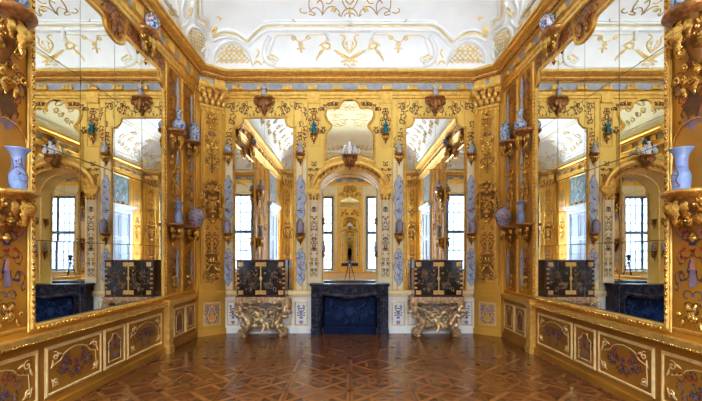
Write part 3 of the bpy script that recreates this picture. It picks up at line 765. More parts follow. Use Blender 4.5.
# --- corner walls
def slab_between(p, q, m, name):
    a = Vector(p); b = Vector(q); c = (a + b) / 2; d = b - a
    mb = MB(m); mb.plate(rect(-d.length / 2 - 0.01, d.length / 2 + 0.01, 0, 4.62), (), 0)
    return struct(mb.build(name, loc=(c.x, c.y, 0), rz=math.atan2(d.y, d.x)))
CA = math.atan2(0.34, 0.44)
slab_between((-2.8, 7.36), (-2.36, 7.7), mt['pil'], 'wall_back_left'); slab_between((2.36, 7.7), (2.8, 7.36), mt['pil'], 'wall_back_right')
slab_between((2.8, -1.06), (2.36, -1.4), mt['wall'], 'wall_front_right'); slab_between((-2.36, -1.4), (-2.8, -1.06), mt['wall'], 'wall_front_left')

# --- front wall with two windows (behind the camera, seen in the mirrors)
WX0, WX1, WZ0, WZ1 = 0.70, 2.30, 0.80, 4.02
mb = MB(mt['cream']); mb.plate(rect(-2.37, 2.37, 0, 4.62), [rect(WX0, WX1, WZ0, WZ1), rect(-WX1, -WX0, WZ0, WZ1)], 0)
wf = struct(mb.build('wall_front', loc=(0, YF, 0), rz=PI))
mb = MB(mt['cream'])
for sx in (-1, 1):
    x0, x1 = sorted((sx * WX0, sx * WX1))
    mb.box(x0 - 0.02, x0, 0, 0.2, WZ0, WZ1); mb.box(x1, x1 + 0.02, 0, 0.2, WZ0, WZ1); mb.box(x0, x1, 0, 0.2, WZ1, WZ1 + 0.02); mb.box(x0 - .04, x1 + .04, -0.06, 0.2, WZ0 - 0.03, WZ0)
mb.build('window_reveal', wf)
mb = MB(mt['gold'])
for sx in (-1, 1):
    x0, x1 = sorted((sx * WX0, sx * WX1)); mb.sweep(rect(x0, x1, WZ0, WZ1), mould(0.8), True, 0)
mb.box(-2.36, 2.36, -0.05, 0, 0.70, 0.76)
mb.build('gilded_strip_moulding', wf)
for i, sx in enumerate((-1, 1)):
    x0, x1 = sorted((sx * WX0, sx * WX1)); cx = (x0 + x1) / 2; hw = (x1 - x0) / 2
    mb = MB(mt['winwood'])
    for xa in (-hw + 0.04, 0, hw - 0.04): mb.box(xa - 0.055, xa + 0.055, -0.04, 0.04, WZ0, WZ1)
    for za in (WZ0 + 0.04, 2.44, WZ1 - 0.04): mb.box(-hw, hw, -0.045, 0.035, za - 0.06, za + 0.06)
    for q in (-1, 1):
        for f in (1 / 3, 2 / 3): xx = q * (0.045 + (hw - 0.125) * f + 0.0); mb.box(xx - 0.014, xx + 0.014, -0.02, 0.02, WZ0, WZ1)
    for za in (1.27, 1.66, 2.05, 2.85, 3.25, 3.62): mb.box(-hw, hw, -0.018, 0.018, za - 0.014, za + 0.014)
    wn = struct(mb.build('window_%d' % (i + 1), loc=(cx, YF - 0.12, 0)))
    g = MB(mt['glass']); g.plate(rect(-hw + 0.01, hw - 0.01, WZ0 + 0.01, WZ1 - 0.01), (), 0.0); g.build('window_pane', wn)
# daylight outside: sky lamp above, added unseen fill lamp below for the ceiling
def lamp(name, loc, target, sx, sy, e, col):
    L = bpy.data.lights.new(name, 'AREA'); L.shape = 'RECTANGLE'; L.size = sx; L.size_y = sy; L.energy = e; L.color = col
    o = bpy.data.objects.new(name, L); C.objects.link(o); o.location = loc
    o.rotation_euler = (Vector(target) - Vector(loc)).to_track_quat('-Z', 'Y').to_euler()
lamp('skylight', (0, -3.6, 5.9), (0, 1.5, 1.6), 7.0, 3.0, SKY_E, (0.92, 0.96, 1.0))
lamp('upward_fill', (0, -7.5, -1.7), (0, 2.0, 2.6), 10.0, 3.0, FILL_E, (1.0, 0.97, 0.90))
# --- doors near the window end (seen in the mirrors)
for i, (sd, wall) in enumerate(((-1, 'left'), (1, 'right'))):
    mb = MB(mt['doorw'])
    mb.sweep([(-0.62, 0), (-0.62, 3.02), (0.62, 3.02), (0.62, 0)][::-1], [(0.0, 0.0), (0.0, 0.05), (0.05, 0.07), (0.15, 0.06), (0.17, 0.0)], False, 0)
    mb.box(-0.86, 0.86, -0.12, 0, 3.17, 3.24); mb.box(-0.92, 0.92, -0.16, 0, 3.24, 3.30)
    d = struct(mb.build('door_%d' % (i + 1))); put(d, wall, 0.70, 0, 0.0)
    mb = MB(mt['doorin'], mt['doorw'])
    mb.box(-0.61, 0.61, -0.03, 0, 0.0, 3.02); mb.use(1)
    for q in (-1, 1):
        for z0, z1 in ((0.2, 0.9), (1.05, 2.0), (2.15, 2.9)): mb.sweep(rect(*sorted((q * 0.08, q * 0.52)), z0, z1), mould(0.5), True, -0.03)
    mb.build('door_leaf', d)
    mb = MB(mt['brass']); mb.ell((0.03, -0.07, 1.05), 0.03); mb.build('door_knob', d)
    r = empty('overdoor_painting'); put(r, wall, 0.70, 3.86, 0.01)
    mb = MB(mt['pale']); mb.sweep(rect(-0.62, 0.62, -0.46, 0.50), mould(1.0), True, 0); mb.build('picture_frame', r)
    mb = MB(mt['paint']); mb.plate(rect(-0.63, 0.63, -0.47, 0.51), (), -0.008); mb.build('canvas', r)
    mb = MB(mt['carve']); carve(mb, 1.3, 0.12, -0.03, 5, 8, 0.06, 0.02, 0, -0.50, 'rect'); mb.build('carved_frame_foliage', r)
    tag(r, 'blue-green overdoor landscape above the grey-white door in the %s wall' % ('left' if sd < 0 else 'right'), 'painting', 'overdoor landscapes')

# ================================================================== CORNER PILASTERS
def make_pilaster():
    r = empty('corner_pilaster')
    mb = MB(mt['pil'], mt['wall']); mb.box(-0.25, 0.25, -0.05, 0, 0.0, 0.68); mb.box(-0.26, 0.26, -0.075, 0, 0.0, 0.11); mb.box(-0.26, 0.26, -0.09, 0, 0.68, 0.74); mb.box(-0.25, 0.25, -0.075, 0, 0.74, 0.82)
    p = mb.build('pedestal', r)
    mb = MB(mt['pale']); mb.sweep(rect(-0.13, 0.13, 0.20, 0.58), mould(0.55), True, -0.05); mb.build('pedestal_panel_moulding', p)
    mb = MB(mt['violet'], mt['dark'], mt['navy'], mt['brown']); inlay(mb, 0.22, 0.34, -0.053, 4, 7, 0.014, 0, 0.39, 0.07); mb.build('inlaid_ornament', p)
    mb = MB(mt['pale']); mb.sweep([(-0.05, 0.28), (0.05, 0.28), (0.07, 0.38), (0.04, 0.48), (0, 0.52), (-0.04, 0.48), (-0.07, 0.38)], mould(0.25), True, -0.05); mb.build('carved_cartouche', p)
    mb = MB(mt['pil'], mt['gold'])
    mb.box(-0.24, 0.24, -0.055, 0, 0.82, 0.93); mb.box(-0.20, 0.20, -0.05, 0, 0.93, 4.26)
    mb.use(1).sweep(rect(-0.13, 0.13, 1.0, 4.14), mould(0.55), True, -0.05)
    sh = mb.build('pilaster_shaft', r)
    mb = MB(mt['brown'], mt['dark'], mt['red'], mt['navy'])
    inlay(mb, 0.22, 0.62, -0.053, 6, 8, 0.010, 0, 1.72, 0.07); inlay(mb, 0.22, 1.2, -0.053, 8, 9, 0.010, 0, 3.5, 0.07); mb.build('inlaid_ornament', sh)
    mb = MB(mt['carve'], mt['gapshade']); mb.use(1).prism([(0.20 * math.cos(t), 2.48 + 0.38 * math.sin(t)) for t in [2 * PI * k / 20 for k in range(20)]], -0.056, -0.05); mb.use(0); carve(mb, 0.44, 0.84, -0.07, 21, 34, 0.046, 0.014, 0, 2.48, 'ell')
    for q in range(6): mb.flower(0, 2.2 + 0.11 * q, 0.04, -0.09, 6)
    mb.build('carved_trophy', r)
    mb = MB(mt['carve'], mt['gapshade']); mb.use(1).prism(rect(-0.10, 0.10, 1.02, 1.50), -0.054, -0.05); mb.use(0); carve(mb, 0.24, 0.52, -0.06, 22, 16, 0.045, 0.013, 0, 1.26, 'rect'); mb.build('carved_trophy', r)
    mb = MB(mt['carve']); mb.tube([(0, -0.06, 3.0), (0, -0.065, 4.15)], 0.012, 6); carve(mb, 0.20, 1.1, -0.06, 23, 24, 0.040, 0.012, 0, 3.58, 'rect'); mb.build('carved_garland', r)
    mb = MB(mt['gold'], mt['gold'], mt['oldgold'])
    mb.use(1).box(-0.22, 0.22, -0.075, 0, 4.20, 4.235); mb.box(-0.265, 0.265, -0.15, 0, 4.565, 4.605); mb.box(-0.26, 0.26, -0.13, 0, 4.545, 4.57); mb.use(2).box(-0.205, 0.205, -0.07, 0, 4.235, 4.55); mb.use(0)  # darker backing paints the shade between the gilded leaves
    for q in (-1, 1):
        mb.scroll(q * 0.205, 4.485, -0.12, 0.065, PI / 2, 1.5, -q, 0.022); mb.scroll(q * 0.07, 4.49, -0.10, 0.048, PI / 2, 1.3, q, 0.017)
    for j in range(5): mb.leaf(-0.20 + 0.10 * j, 4.235, PI / 2 + 0.12 * (2 - j), 0.15, 0.085, -0.075, 0.15, 0.05)
    for j in range(4): mb.leaf(-0.15 + 0.10 * j, 4.34, PI / 2 + 0.1 * (1.5 - j), 0.14, 0.085, -0.08, -0.15, 0.055)
    for j in range(5): mb.leaf(-0.2 + 0.1 * j, 4.19, -PI / 2, 0.10, 0.06, -0.055, 0.4, 0.03)
    mb.flower(0, 4.53, 0.045, -0.155, 6)
    mb.build('capital', r)
    return r
pil = make_pilaster()
cps = [((-2.58, 7.53), CA, 'gilded corner pilaster with dense carved trophy, between left wall and back wall'),
       ((2.58, 7.53), -CA, 'gilded corner pilaster with dense carved trophy, between right wall and back wall'),
       ((2.58, -1.23), PI + CA, 'gilded corner pilaster beside the window, right of the window wall'), ((-2.58, -1.23), PI - CA, 'gilded corner pilaster beside the window, left of the window wall')]
for i, ((x, y), rz, lab) in enumerate(cps):
    o = pil if i == 0 else copy_tree(pil); o.location = (x + 0.006 * math.sin(rz), y - 0.006 * math.cos(rz), 0.0); o.rotation_euler = (0, 0, rz); tag(o, lab, 'pilaster', 'corner pilasters')

# ================================================================== MIRRORS
def panes(mb, xs, zs, y, gap=0.004, seed=0, tilt=0.0006):
    rn = random.Random(seed)
    for i in range(len(xs) - 1):
        for j in range(len(zs) - 1):
            x0, x1, z0, z1 = xs[i] + gap, xs[i + 1] - gap, zs[j] + gap, zs[j + 1] - gap
            a, b = rn.uniform(-tilt, tilt), rn.uniform(-tilt, tilt)
            f = lambda x, z: (x, y + a * (x - x0) + b * (z - z0), z)
            mb.add([f(x0, z0), f(x1, z0), f(x1, z1), f(x0, z1)], [(0, 1, 2, 3)], False)
# great side mirrors
def make_side_mirror():
    r = empty('wall_mirror'); HW = 1.225
    mb = MB(mt['seam']); mb.plate(rect(-HW, HW, 0.86, 4.2), (), -0.012); mb.build('mirror_backing', r)
    mb = MB(mt['mirror']); panes(mb, [-HW, -HW / 2, 0, HW / 2, HW], [0.88, 1.61, 2.465, 3.32, 4.18], -0.02, 0.004, 2); mb.build('mirror_glass', r)
    out = [(-HW, 0.87), (HW, 0.87), (HW, 3.96)]
    out += [(HW - 0.11 * math.sin(t), 3.96 + 0.20 * (1 - math.cos(t))) for t in (0.3, 0.6, 0.9, 1.2, PI / 2)]
    out += [(0.25, 4.16)] + [(0.22 * math.cos(t), 4.14 - 0.14 * math.sin(t)) for t in [PI * k / 10 for k in range(11)]] + [(-0.25, 4.16)]
    out += [(-HW + 0.11 * math.sin(t), 3.96 + 0.20 * (1 - math.cos(t))) for t in (PI / 2, 1.2, 0.9, 0.6, 0.3)] + [(-HW, 3.96)]
    mb = MB(mt['gold'], mt['pale'], mt['sidewall'])
    mb.sweep(out, mould(1.05), True, -0.012)
    for q in (-1, 1): mb.prism([(q * HW, 3.96)] + [(q * (HW - 0.11 * math.sin(t)), 3.96 + 0.20 * (1 - math.cos(t))) for t in (0.3, 0.6, 0.9, 1.2, PI / 2)] + [(q * HW, 4.16)], -0.03, 0)
    mb.use(2).prism([(0.235 * math.cos(t), 4.16 - 0.16 * math.sin(t)) for t in [PI * k / 12 for k in range(13)]] + [(-0.235, 4.2), (0.235, 4.2)], -0.03, 0)
    fr = mb.build('mirror_frame', r)
    for q in (-1, 1):
        mb = MB(mt['carve'])
        for j in range(56): mb.ell((q * (HW + 0.035), -0.045, 0.92 + j * 0.0545), (0.017, 0.012, 0.022), 6, 4)
        mb.build('beaded_edge', fr)
    mb = MB(mt['carve'])
    for j in range(46): mb.ell((-HW + 0.03 + j * 0.053, -0.045, 0.835), (0.022, 0.012, 0.017), 6, 4)
    mb.build('beaded_edge', fr)
    mb = MB(mt['oldgold'], mt['dark'], mt['violet']); carve(mb, 0.34, 0.26, -0.035, 9, 7, 0.05, 0.014, 0, 4.20, 'ell'); mb.use(1).flower(0, 4.16, 0.11, -0.033, 6); mb.use(2).flower(0, 4.17, 0.05, -0.034, 5)
    mb.build('carved_cartouche', fr)
    return r
sm = make_side_mirror(); put(sm, 'left', YM, 0); tag(sm, 'huge gold-framed pier mirror of sixteen panes filling the left wall', 'mirror', 'great side wall mirrors')
sm2 = copy_tree(sm); put(sm2, 'right', YM, 0); sm2['label'] = 'huge gold-framed pier mirror of sixteen panes filling the right wall'
# mirrors behind the cabinets
def make_cab_mirror():
    r = empty('wall_mirror'); hw = 0.55; z0, z1 = 0.82, bkz(119)
    mb = MB(mt['seam']); mb.plate(rect(-hw, hw, z0, z1), (), -0.008); mb.build('mirror_backing', r)
    mb = MB(mt['mirror']); panes(mb, [-hw, 0, hw], [z0, 1.5, 2.3, 3.1, z1], -0.015, 0.003, 4); mb.build('mirror_glass', r)
    q8 = [0.2, 0.45, 0.7, 0.95, 1.2, 1.4]
    out = [(-hw, z0), (hw, z0), (hw, z1 - 0.19)] + [(hw - 0.17 * math.sin(t), z1 - 0.19 * math.cos(t)) for t in q8] + [(hw - 0.17, z1), (-hw + 0.17, z1)] + [(-hw + 0.17 * math.sin(t), z1 - 0.19 * math.cos(t)) for t in q8[::-1]] + [(-hw, z1 - 0.19)]
    mb = MB(mt['gold'], mt['wall']); mb.sweep(out, mould(0.95), True, -0.008)
    for q in (-1, 1): mb.use(1).prism([(q * hw, z1 - 0.19)] + [(q * (hw - 0.17 * math.sin(t)), z1 - 0.19 * math.cos(t)) for t in q8] + [(q * (hw - 0.17), z1), (q * hw, z1)], -0.022, 0)
    mb.build('mirror_frame', r)
    return r
cm = make_cab_mirror(); put(cm, 'back', -1.62, 0); tag(cm, 'tall gold-framed mirror with notched top corners, left of the fireplace', 'mirror', 'tall mirrors behind the cabinets')
c2 = copy_tree(cm); put(c2, 'back', 1.62, 0); c2['label'] = 'tall gold-framed mirror with notched top corners, right of the fireplace'
# cartouche mirror above the arch
half = [(0.0, 4.50), (0.10, 4.475), (0.16, 4.42), (0.19, 4.335), (0.235, 4.315), (0.30, 4.335), (0.375, 4.32), (0.43, 4.25), (0.44, 4.17), (0.41, 4.08), (0.35, 4.015), (0.325, 3.97), (0.345, 3.91), (0.405, 3.85), (0.44, 3.79)]
half = [(x, z - 0.075 if z > 4.3 else z - 0.03) for x, z in half]
out = [(-x, z) for x, z in half[::-1]] + half[1:] + [(0.445 * k, NZS + 0.66 * math.sqrt(1 - (0.445 * k / 0.79) ** 2)) for k in (1, 0.66, 0.33, 0, -0.33, -0.66, -1)]
r = empty('cartouche_mirror'); put(r, 'back', 0, 0)
mb = MB(mt['mirroro']); mb.plate(out, (), -0.012); mb.build('mirror_glass', r)
mb = MB(mt['gold']); mb.sweep(out, mould(0.9), True, -0.01); mb.build('mirror_frame', r)
tag(r, 'yellowed cartouche-shaped mirror with lobed top, above the central arch', 'mirror')
# niche mirror
r = empty('niche_mirror', (0, YB + 0.3, 0))
mb = MB(mt['mirror']); mb.plate([(x * 0.985, z) for x, z in arch_path(NW, 0.9, NZS, 16, NR_)], (), -0.004); mb.build('mirror_glass', r)
mb = MB(mt['gold']); mb.sweep(arch_path(NW - 0.03, 0.9, NZS, 16, NR_ - 0.03), mould(0.45), False, -0.004); mb.build('mirror_frame', r)
tag(r, 'round-arched mirror set in the recess above the dark fireplace', 'mirror')
# pier mirror between the windows
r = empty('pier_mirror'); put(r, 'front', 0, 0)
mb = MB(mt['wall']); mb.box(-0.55, 0.55, -0.03, 0, 0.75, 4.4); mb.build('gilded_backboard', r)
o_ = arch_path(0.36, 1.0, 2.75, 14); mb = MB(mt['mirror']); mb.plate(o_, (), -0.034); mb.build('mirror_glass', r)
mb = MB(mt['gold']); mb.sweep(o_, mould(1.2), True, -0.03); mb.build('mirror_frame', r)
mb = MB(mt['mirroro']); mb.plate([(-0.4, 3.45), (0.4, 3.45), (0.4, 3.8), (0.2, 3.88), (0, 4.0), (-0.2, 3.88), (-0.4, 3.8)], (), -0.034); mb.build('upper_mirror_glass', r)
mb = MB(mt['gold']); mb.sweep([(-0.4, 3.45), (0.4, 3.45), (0.4, 3.8), (0.2, 3.88), (0, 4.0), (-0.2, 3.88), (-0.4, 3.8)], mould(0.8), True, -0.03); mb.build('upper_mirror_frame', r)
mb = MB(mt['carve']); carve(mb, 0.9, 0.36, -0.04, 14, 16, 0.08, 0.025, 0, 4.2, 'rect'); carve(mb, 0.7, 0.2, -0.04, 15, 8, 0.07, 0.025, 0, 3.28, 'rect'); mb.build('carved_foliage', r)
tag(r, 'gilded pier mirror between the two windows, seen reflected in the arch', 'mirror')

# ================================================================== ARCH SURROUND
r = empty('arch_surround'); put(r, 'back', 0, 0)
mb = MB(mt['gold'], mt['cream'])
ar = arch_path(NW, NZS, NZS, 20, NR_)[1:-1]
mb.sweep(ar, [(0.0, 0.0), (0.0, 0.06), (0.03, 0.075), (0.05, 0.05), (0.10, 0.05), (0.12, 0.085), (0.16, 0.10), (0.20, 0.085), (0.205, 0.0)], False, 0); mb.build('archivolt', r)
mb = MB(mt['oldgold'])
for j in range(3, 18):
    a = PI * j / 20; mb.leaf((NW + 0.075) * math.cos(a), NZS + (NR_ + 0.075) * math.sin(a), a + (PI / 2 if a < PI / 2 else -PI / 2), 0.09, 0.055, -0.055, 0.6)
mb.build('archivolt_foliage', r)
for q in (-1, 1):
    mb = MB(mt['cream'], mt['gold']); x0, x1 = sorted((q * 0.575, q * 0.775))
    mb.box(x0, x1, -0.05, 0, 0.96, 2.53); mb.box(x0 - 0.01, x1 + 0.01, -0.065, 0, 0.96, 1.02)
    mb.use(1).sweep(rect(x0 + 0.04, x1 - 0.04, 1.08, 2.52), mould(0.3), True, -0.05)
    p = mb.build('inlaid_pilaster', r)
    mb = MB(mt['dark'], mt['brown'], mt['navy'], mt['dark']); inlay(mb, 0.12, 1.40, -0.053, 33, 18, 0.0085, (x0 + x1) / 2, 1.75, 0.05); mb.build('inlaid_ornament', p)
    mb = MB(mt['gold'], mt['carve']); mb.box(x0 - 0.015, x1 + 0.015, -0.08, 0, 2.65, 2.69); c = (x0 + x1) / 2; mb.box(x0, x1, -0.06, 0, 2.53, 2.65)
    mb.use(1)
    for s_ in (-1, 1): mb.scroll(c + s_ * 0.065, 2.61, -0.075, 0.035, PI / 2, 1.2, -s_, 0.011)
    for j in range(3): mb.leaf(c - 0.06 + 0.06 * j, 2.52, PI / 2, 0.07, 0.05, -0.062, 0.2)
    mb.build('capital', r)
    mb = MB(mt['gold']); xa, xb = sorted((q * 0.56, q * 0.82)); mb.box(xa, xb, -0.09, 0, 2.69, 2.725); mb.box(xa, xb, -0.075, 0, 2.725, 2.75); mb.box(xa, xb, -0.11, 0, 2.75, 2.78); mb.build('impost_moulding', r)
tag(r, 'gilded round arch on inlaid pilasters framing the recess over the fireplace', 'arch')

# ================================================================== BRACKETS
def bracket(w, h, d, seed, body, shelf, extra=4):
    r = empty('wall_bracket')
    pr = [(0.0, 0.0), (0.98, 0.0), (1.0, -0.05), (0.92, -0.10), (0.80, -0.13), (0.72, -0.17)]
    mb = MB(shelf); mb.lathe([(p * w / 2, z * h) for p, z in pr], 12, (0, 0, 0), PI, 2 * PI, sy=2 * d / w)
    mb.build('shelf', r)
    mb = MB(body, mt['gapshade']); mb.use(1)
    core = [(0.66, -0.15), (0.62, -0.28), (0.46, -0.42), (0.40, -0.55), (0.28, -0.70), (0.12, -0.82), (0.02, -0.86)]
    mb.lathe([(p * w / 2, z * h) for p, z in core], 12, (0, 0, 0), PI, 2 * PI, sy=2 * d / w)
    th = w * 0.045; mb.use(0)
    for q in (-1, 1):
        mb.scroll(q * w * 0.33, -0.30 * h, -d * 0.35, w * 0.14, PI / 2, 1.3, -q, th)
        mb.scroll(q * w * 0.21, -0.58 * h, -d * 0.30, w * 0.10, PI / 2, 1.2, q, th * 0.9)
        mb.leaf(q * w * 0.12, -0.20 * h, -PI / 2 + q * 0.5, h * 0.32, w * 0.2, -d * 0.62, -q * 1.0, d * 0.12)
        mb.leaf(q * w * 0.30, -0.42 * h, -PI / 2 - q * 0.2, h * 0.30, w * 0.16, -d * 0.30, -q * 1.2, d * 0.12)
        mb.scroll(q * w * 0.12, -0.36 * h, -d * 0.60, w * 0.07, 0 if q > 0 else PI, 1.1, q, th * 0.8)
    mb.leaf(0, -0.18 * h, -PI / 2, h * 0.5, w * 0.24, -d * 0.66, 0.0, d * 0.16)
    carve(mb, w * 0.9, h * 0.5, -d * 0.35, seed, extra, w * 0.09 * (4 / extra) ** 0.3, th * 0.8, 0, -0.40 * h, 'tri')
    mb.build('carved_console', r)
    mb = MB(body); mb.ell((0, -d * 0.10, -0.90 * h), (w * 0.07, w * 0.07, h * 0.06), 8, 6); mb.leaf(0, -0.80 * h, -PI / 2, h * 0.2, w * 0.14, -d * 0.12, 0, d * 0.06); mb.build('pendant', r)
    return r
def figurine(m, h):
    r = empty('porcelain_figurine')
    mb = MB(m)
    mb.lathe([(0, 0), (0.22 * h, 0), (0.23 * h, 0.04 * h), (0.17 * h, 0.08 * h), (0.19 * h, 0.16 * h), (0.16 * h, 0.36 * h), (0.12 * h, 0.50 * h), (0.145 * h, 0.62 * h), (0.13 * h, 0.70 * h), (0.05 * h, 0.75 * h), (0.045 * h, 0.78 * h)], 14, sy=0.75)
    for q in (-1, 1): mb.tube([(q * 0.12 * h, 0, 0.68 * h), (q * 0.18 * h, -0.04 * h, 0.55 * h), (q * 0.08 * h, -0.14 * h, 0.50 * h), (0, -0.15 * h, 0.53 * h)], [0.05 * h, 0.055 * h, 0.045 * h, 0.03 * h], 7)
    for q in (-1, 0, 1): mb.tube([(q * 0.07 * h, -0.09 * h, 0.45 * h), (q * 0.10 * h, -0.13 * h, 0.2 * h), (q * 0.12 * h, -0.14 * h, 0.05 * h)], 0.022 * h, 5)
    mb.build('robe', r)
    mb = MB(m); mb.ell((0, 0, 0.85 * h), (0.075 * h, 0.08 * h, 0.095 * h), 10, 8); mb.ell((0, -0.08 * h, 0.84 * h), (0.014 * h, 0.02 * h, 0.02 * h), 6, 4); mb.build('head', r)
    mb = MB(m); mb.lathe([(0.085 * h, 0.89 * h), (0.08 * h, 0.93 * h), (0.04 * h, 0.96 * h), (0.035 * h, 0.99 * h), (0, 1.0 * h)], 10); mb.build('headdress', r)
    return r
def lathe_obj(name, prof, mat, h, seg=22, lid=None, lidmat=None):
    r = empty(name)
    mb = MB(mat); mb.lathe([(a * h, b * h) for a, b in prof], seg); mb.build('vase_body', r)
    if lid: mb = MB(lidmat or mat); mb.lathe([(a * h, b * h) for a, b in lid], seg); mb.build('lid', r)
    return r
P_bottle = [(0, 0), (.20, 0), (.22, .03), (.30, .14), (.335, .26), (.31, .38), (.22, .49), (.13, .57), (.10, .66), (.10, .82), (.12, .90), (.19, .97), (.20, 1.0), (.17, .985), (.08, .9)]
P_flare = [(a * 0.74, b) for a, b in [(0, 0), (.20, 0), (.225, .02), (.235, .08), (.25, .20), (.262, .32), (.24, .40), (.185, .50), (.172, .60), (.175, .72), (.20, .84), (.27, .94), (.345, .985), (.35, 1.0), (.33, .995), (.17, .80), (.15, .55)]]
P_cyl = [(0, 0), (.22, 0), (.235, .02), (.24, .06), (.25, .45), (.255, .62), (.24, .70), (.15, .74), (.15, .78)]
P_cyll = [(.17, .775), (.18, .79), (.16, .85), (.07, .90), (.03, .93), (.045, .96), (0, 1.0)]
P_jar = [(0, 0), (.24, 0), (.26, .03), (.36, .22), (.43, .45), (.44, .60), (.38, .78), (.24, .89), (.20, .92), (.21, .97), (.23, 1.0), (.18, .985)]
P_small = [(0, 0), (.17, 0), (.19, .03), (.26, .25), (.27, .42), (.20, .56), (.11, .66), (.10, .80), (.14, .90), (.05, .98), (0, 1.0)]
P_ball = [(0, 0), (.22, 0), (.25, .04), (.40, .22), (.47, .45), (.44, .66), (.30, .82), (.17, .90), (.19, 1.0), (.15, .99)]

B_small = bracket(0.19, 0.235, 0.14, 1, mt['carve'], mt['oldgold']); B_fig = bracket(0.40, 0.37, 0.17, 2, mt['oldgold'], mt['oldgold']); B_turq = bracket(0.155, 0.20, 0.10, 3, mt['carve'], mt['oldgold'])
B_side = bracket(0.40, 0.46, 0.23, 4, mt['carve'], mt['oldgold'], 10); B_side2 = bracket(0.38, 0.36, 0.23, 5, mt['carve'], mt['oldgold'], 10)
B_near = bracket(0.48, 0.52, 0.27, 6, mt['carve'], mt['oldgold'], 16); B_near2 = bracket(0.48, 0.42, 0.25, 7, mt['carve'], mt['carve'], 12)
B_fr = bracket(0.42, 0.46, 0.18, 8, mt['carve'], mt['oldgold']); B_key = bracket(0.30, 0.27, 0.17, 9, mt['oldgold'], mt['oldgold'])
used = set()
def B(proto, wall, u, z, label, group='gilded wall brackets', n=0.0):
    o = proto if proto.name not in used else copy_tree(proto); used.add(proto.name)
    put(o, wall, u, z, n); tag(o, label, 'bracket', group); return o
def V(proto, wall, u, z, n, label, cat, group):
    o = proto if proto.name not in used else copy_tree(proto); used.add(proto.name)
    put(o, wall, u, z + 0.001, n); tag(o, label, cat, group); return o
LR = {-1: 'left', 1: 'right'}
# --- back wall
fig_w = figurine(mt['greyp'], 0.27); fig_t = figurine(mt['turq'], 0.24)
fig_t.name = 'turquoise_figurine'
v_small = lathe_obj('small_vase', P_small, mt['bw'], 0.225); v_smallw = lathe_obj('small_vase', P_small, mt['greyp'], 0.225); v_lo = lathe_obj('lidded_jar', P_cyl, mt['jar'], 0.29, lid=P_cyll)
for sx in (-1, 1):
    S = LR[sx]
    B(B_fig, 'back', sx * 1.62, bkz(98.0), 'large brown-gilt bracket directly above the tall %s mirror' % S)
    V(fig_w, 'back', sx * 1.62, bkz(98.0), 0.075, 'pale grey porcelain figurine standing high above the tall %s mirror' % S, 'figurine', 'pale figurines above the tall mirrors')
    B(B_turq, 'back', sx * 0.68, bkz(134), 'small gilt bracket under the turquoise figurine, %s of the cartouche mirror' % S)
    V(fig_t, 'back', sx * 0.68, bkz(134), 0.05, 'turquoise glazed figurine on a small bracket, %s of the cartouche mirror' % S, 'figurine', 'turquoise figurines')
    for q, pxn in ((-1, 'inner'), (1, 'outer')):
        x = sx * (1.62 + q * 0.685)
        where = 'between the arch and the tall %s mirror' % S if q < 0 else 'between tall %s mirror and corner pilaster' % S
        B(B_small, 'back', x, bkz(154), 'upper small gilt bracket on the strip %s' % where, n=0.003)
        V(v_small if q > 0 else v_smallw, 'back', x, bkz(154), 0.055, ('small blue-and-white vase on the upper bracket %s' if q > 0 else 'small grey-white vase on the upper bracket %s') % where, 'vase', 'small vases on the back wall strips')
        B(B_small, 'back', x, bkz(235) + 0.03, 'lower small gilt bracket on the strip %s' % where, n=0.003)
        V(v_lo, 'back', x, bkz(235) + 0.03, 0.095, 'small lilac-grey lidded jar on the lower bracket %s' % where, 'jar', 'small lidded jars on the back wall strips')
B(B_key, 'back', 0, bkz(157), 'brown-gilt carved keystone bracket on top of the central arch', n=0.10)
r = empty('porcelain_figure_group'); put(r, 'back', 0, bkz(157) + 0.001, 0.175)
mb = MB(mt['white']); mb.lathe([(0, 0), (.05, 0), (.055, .02), (.03, .04), (.05, .08), (.055, .13), (.03, .17), (.02, .20), (.035, .23), (.03, .24), (0, .235)], 12); mb.build('central_vase', r)
for q in (-1, 1):
    mb = MB(mt['white'])   # a small seated lion
    mb.tube([(q * 0.13, 0.01, 0.03), (q * 0.12, 0, 0.07), (q * 0.095, -0.01, 0.11), (q * 0.085, -0.02, 0.13)], [0.035, 0.042, 0.034, 0.024], 8)
    mb.ell((q * 0.085, -0.03, 0.145), (0.03, 0.032, 0.03), 9, 7); mb.ell((q * 0.08, -0.06, 0.138), (0.016, 0.016, 0.013), 7, 5)
    for e in (-1, 1): mb.tube([(q * 0.095 + e * 0.02, -0.02, 0.10), (q * 0.09 + e * 0.022, -0.035, 0.04), (q * 0.09 + e * 0.022, -0.045, 0.008)], [0.014, 0.012, 0.012], 6); mb.ell((q * 0.085 + e * 0.02, -0.025, 0.172), (0.008, 0.006, 0.012), 5, 4)
    mb.tube([(q * 0.15, 0.03, 0.02), (q * 0.185, 0.03, 0.05), (q * 0.18, 0.03, 0.10), (q * 0.165, 0.03, 0.12)], [0.012, 0.012, 0.014, 0.008], 6)
    mb.build('seated_lion', r)
tag(r, 'white porcelain group of a vase between two small lions on the arch keystone', 'figurine')
# brackets inside the recess
for sx in (-1, 1):
    for z, m_, pr_, nm_ in ((2.20, mt['carve'], B_turq, 'upper'), (1.56, mt['oldgold'], B_turq, 'lower')):
        o = copy_tree(pr_); o.location = (sx * (NW - 0.001), YB + 0.16, z); o.rotation_euler = (0, 0, -sx * PI / 2); o.scale = (0.9, 0.7, 1.0)
        tag(o, '%s small gilt bracket inside the arched recess, on its %s reveal' % (nm_, LR[sx]), 'bracket', 'gilded wall brackets')
        if nm_ == 'lower':
            v = copy_tree(v_smallw); v.location = (sx * (NW - 0.038), YB + 0.16, z + 0.001); v.scale = (0.6, 0.6, 0.85); tag(v, 'small grey-white vase on the bracket in the arched recess, %s reveal' % LR[sx], 'vase', 'small vases in the recess')
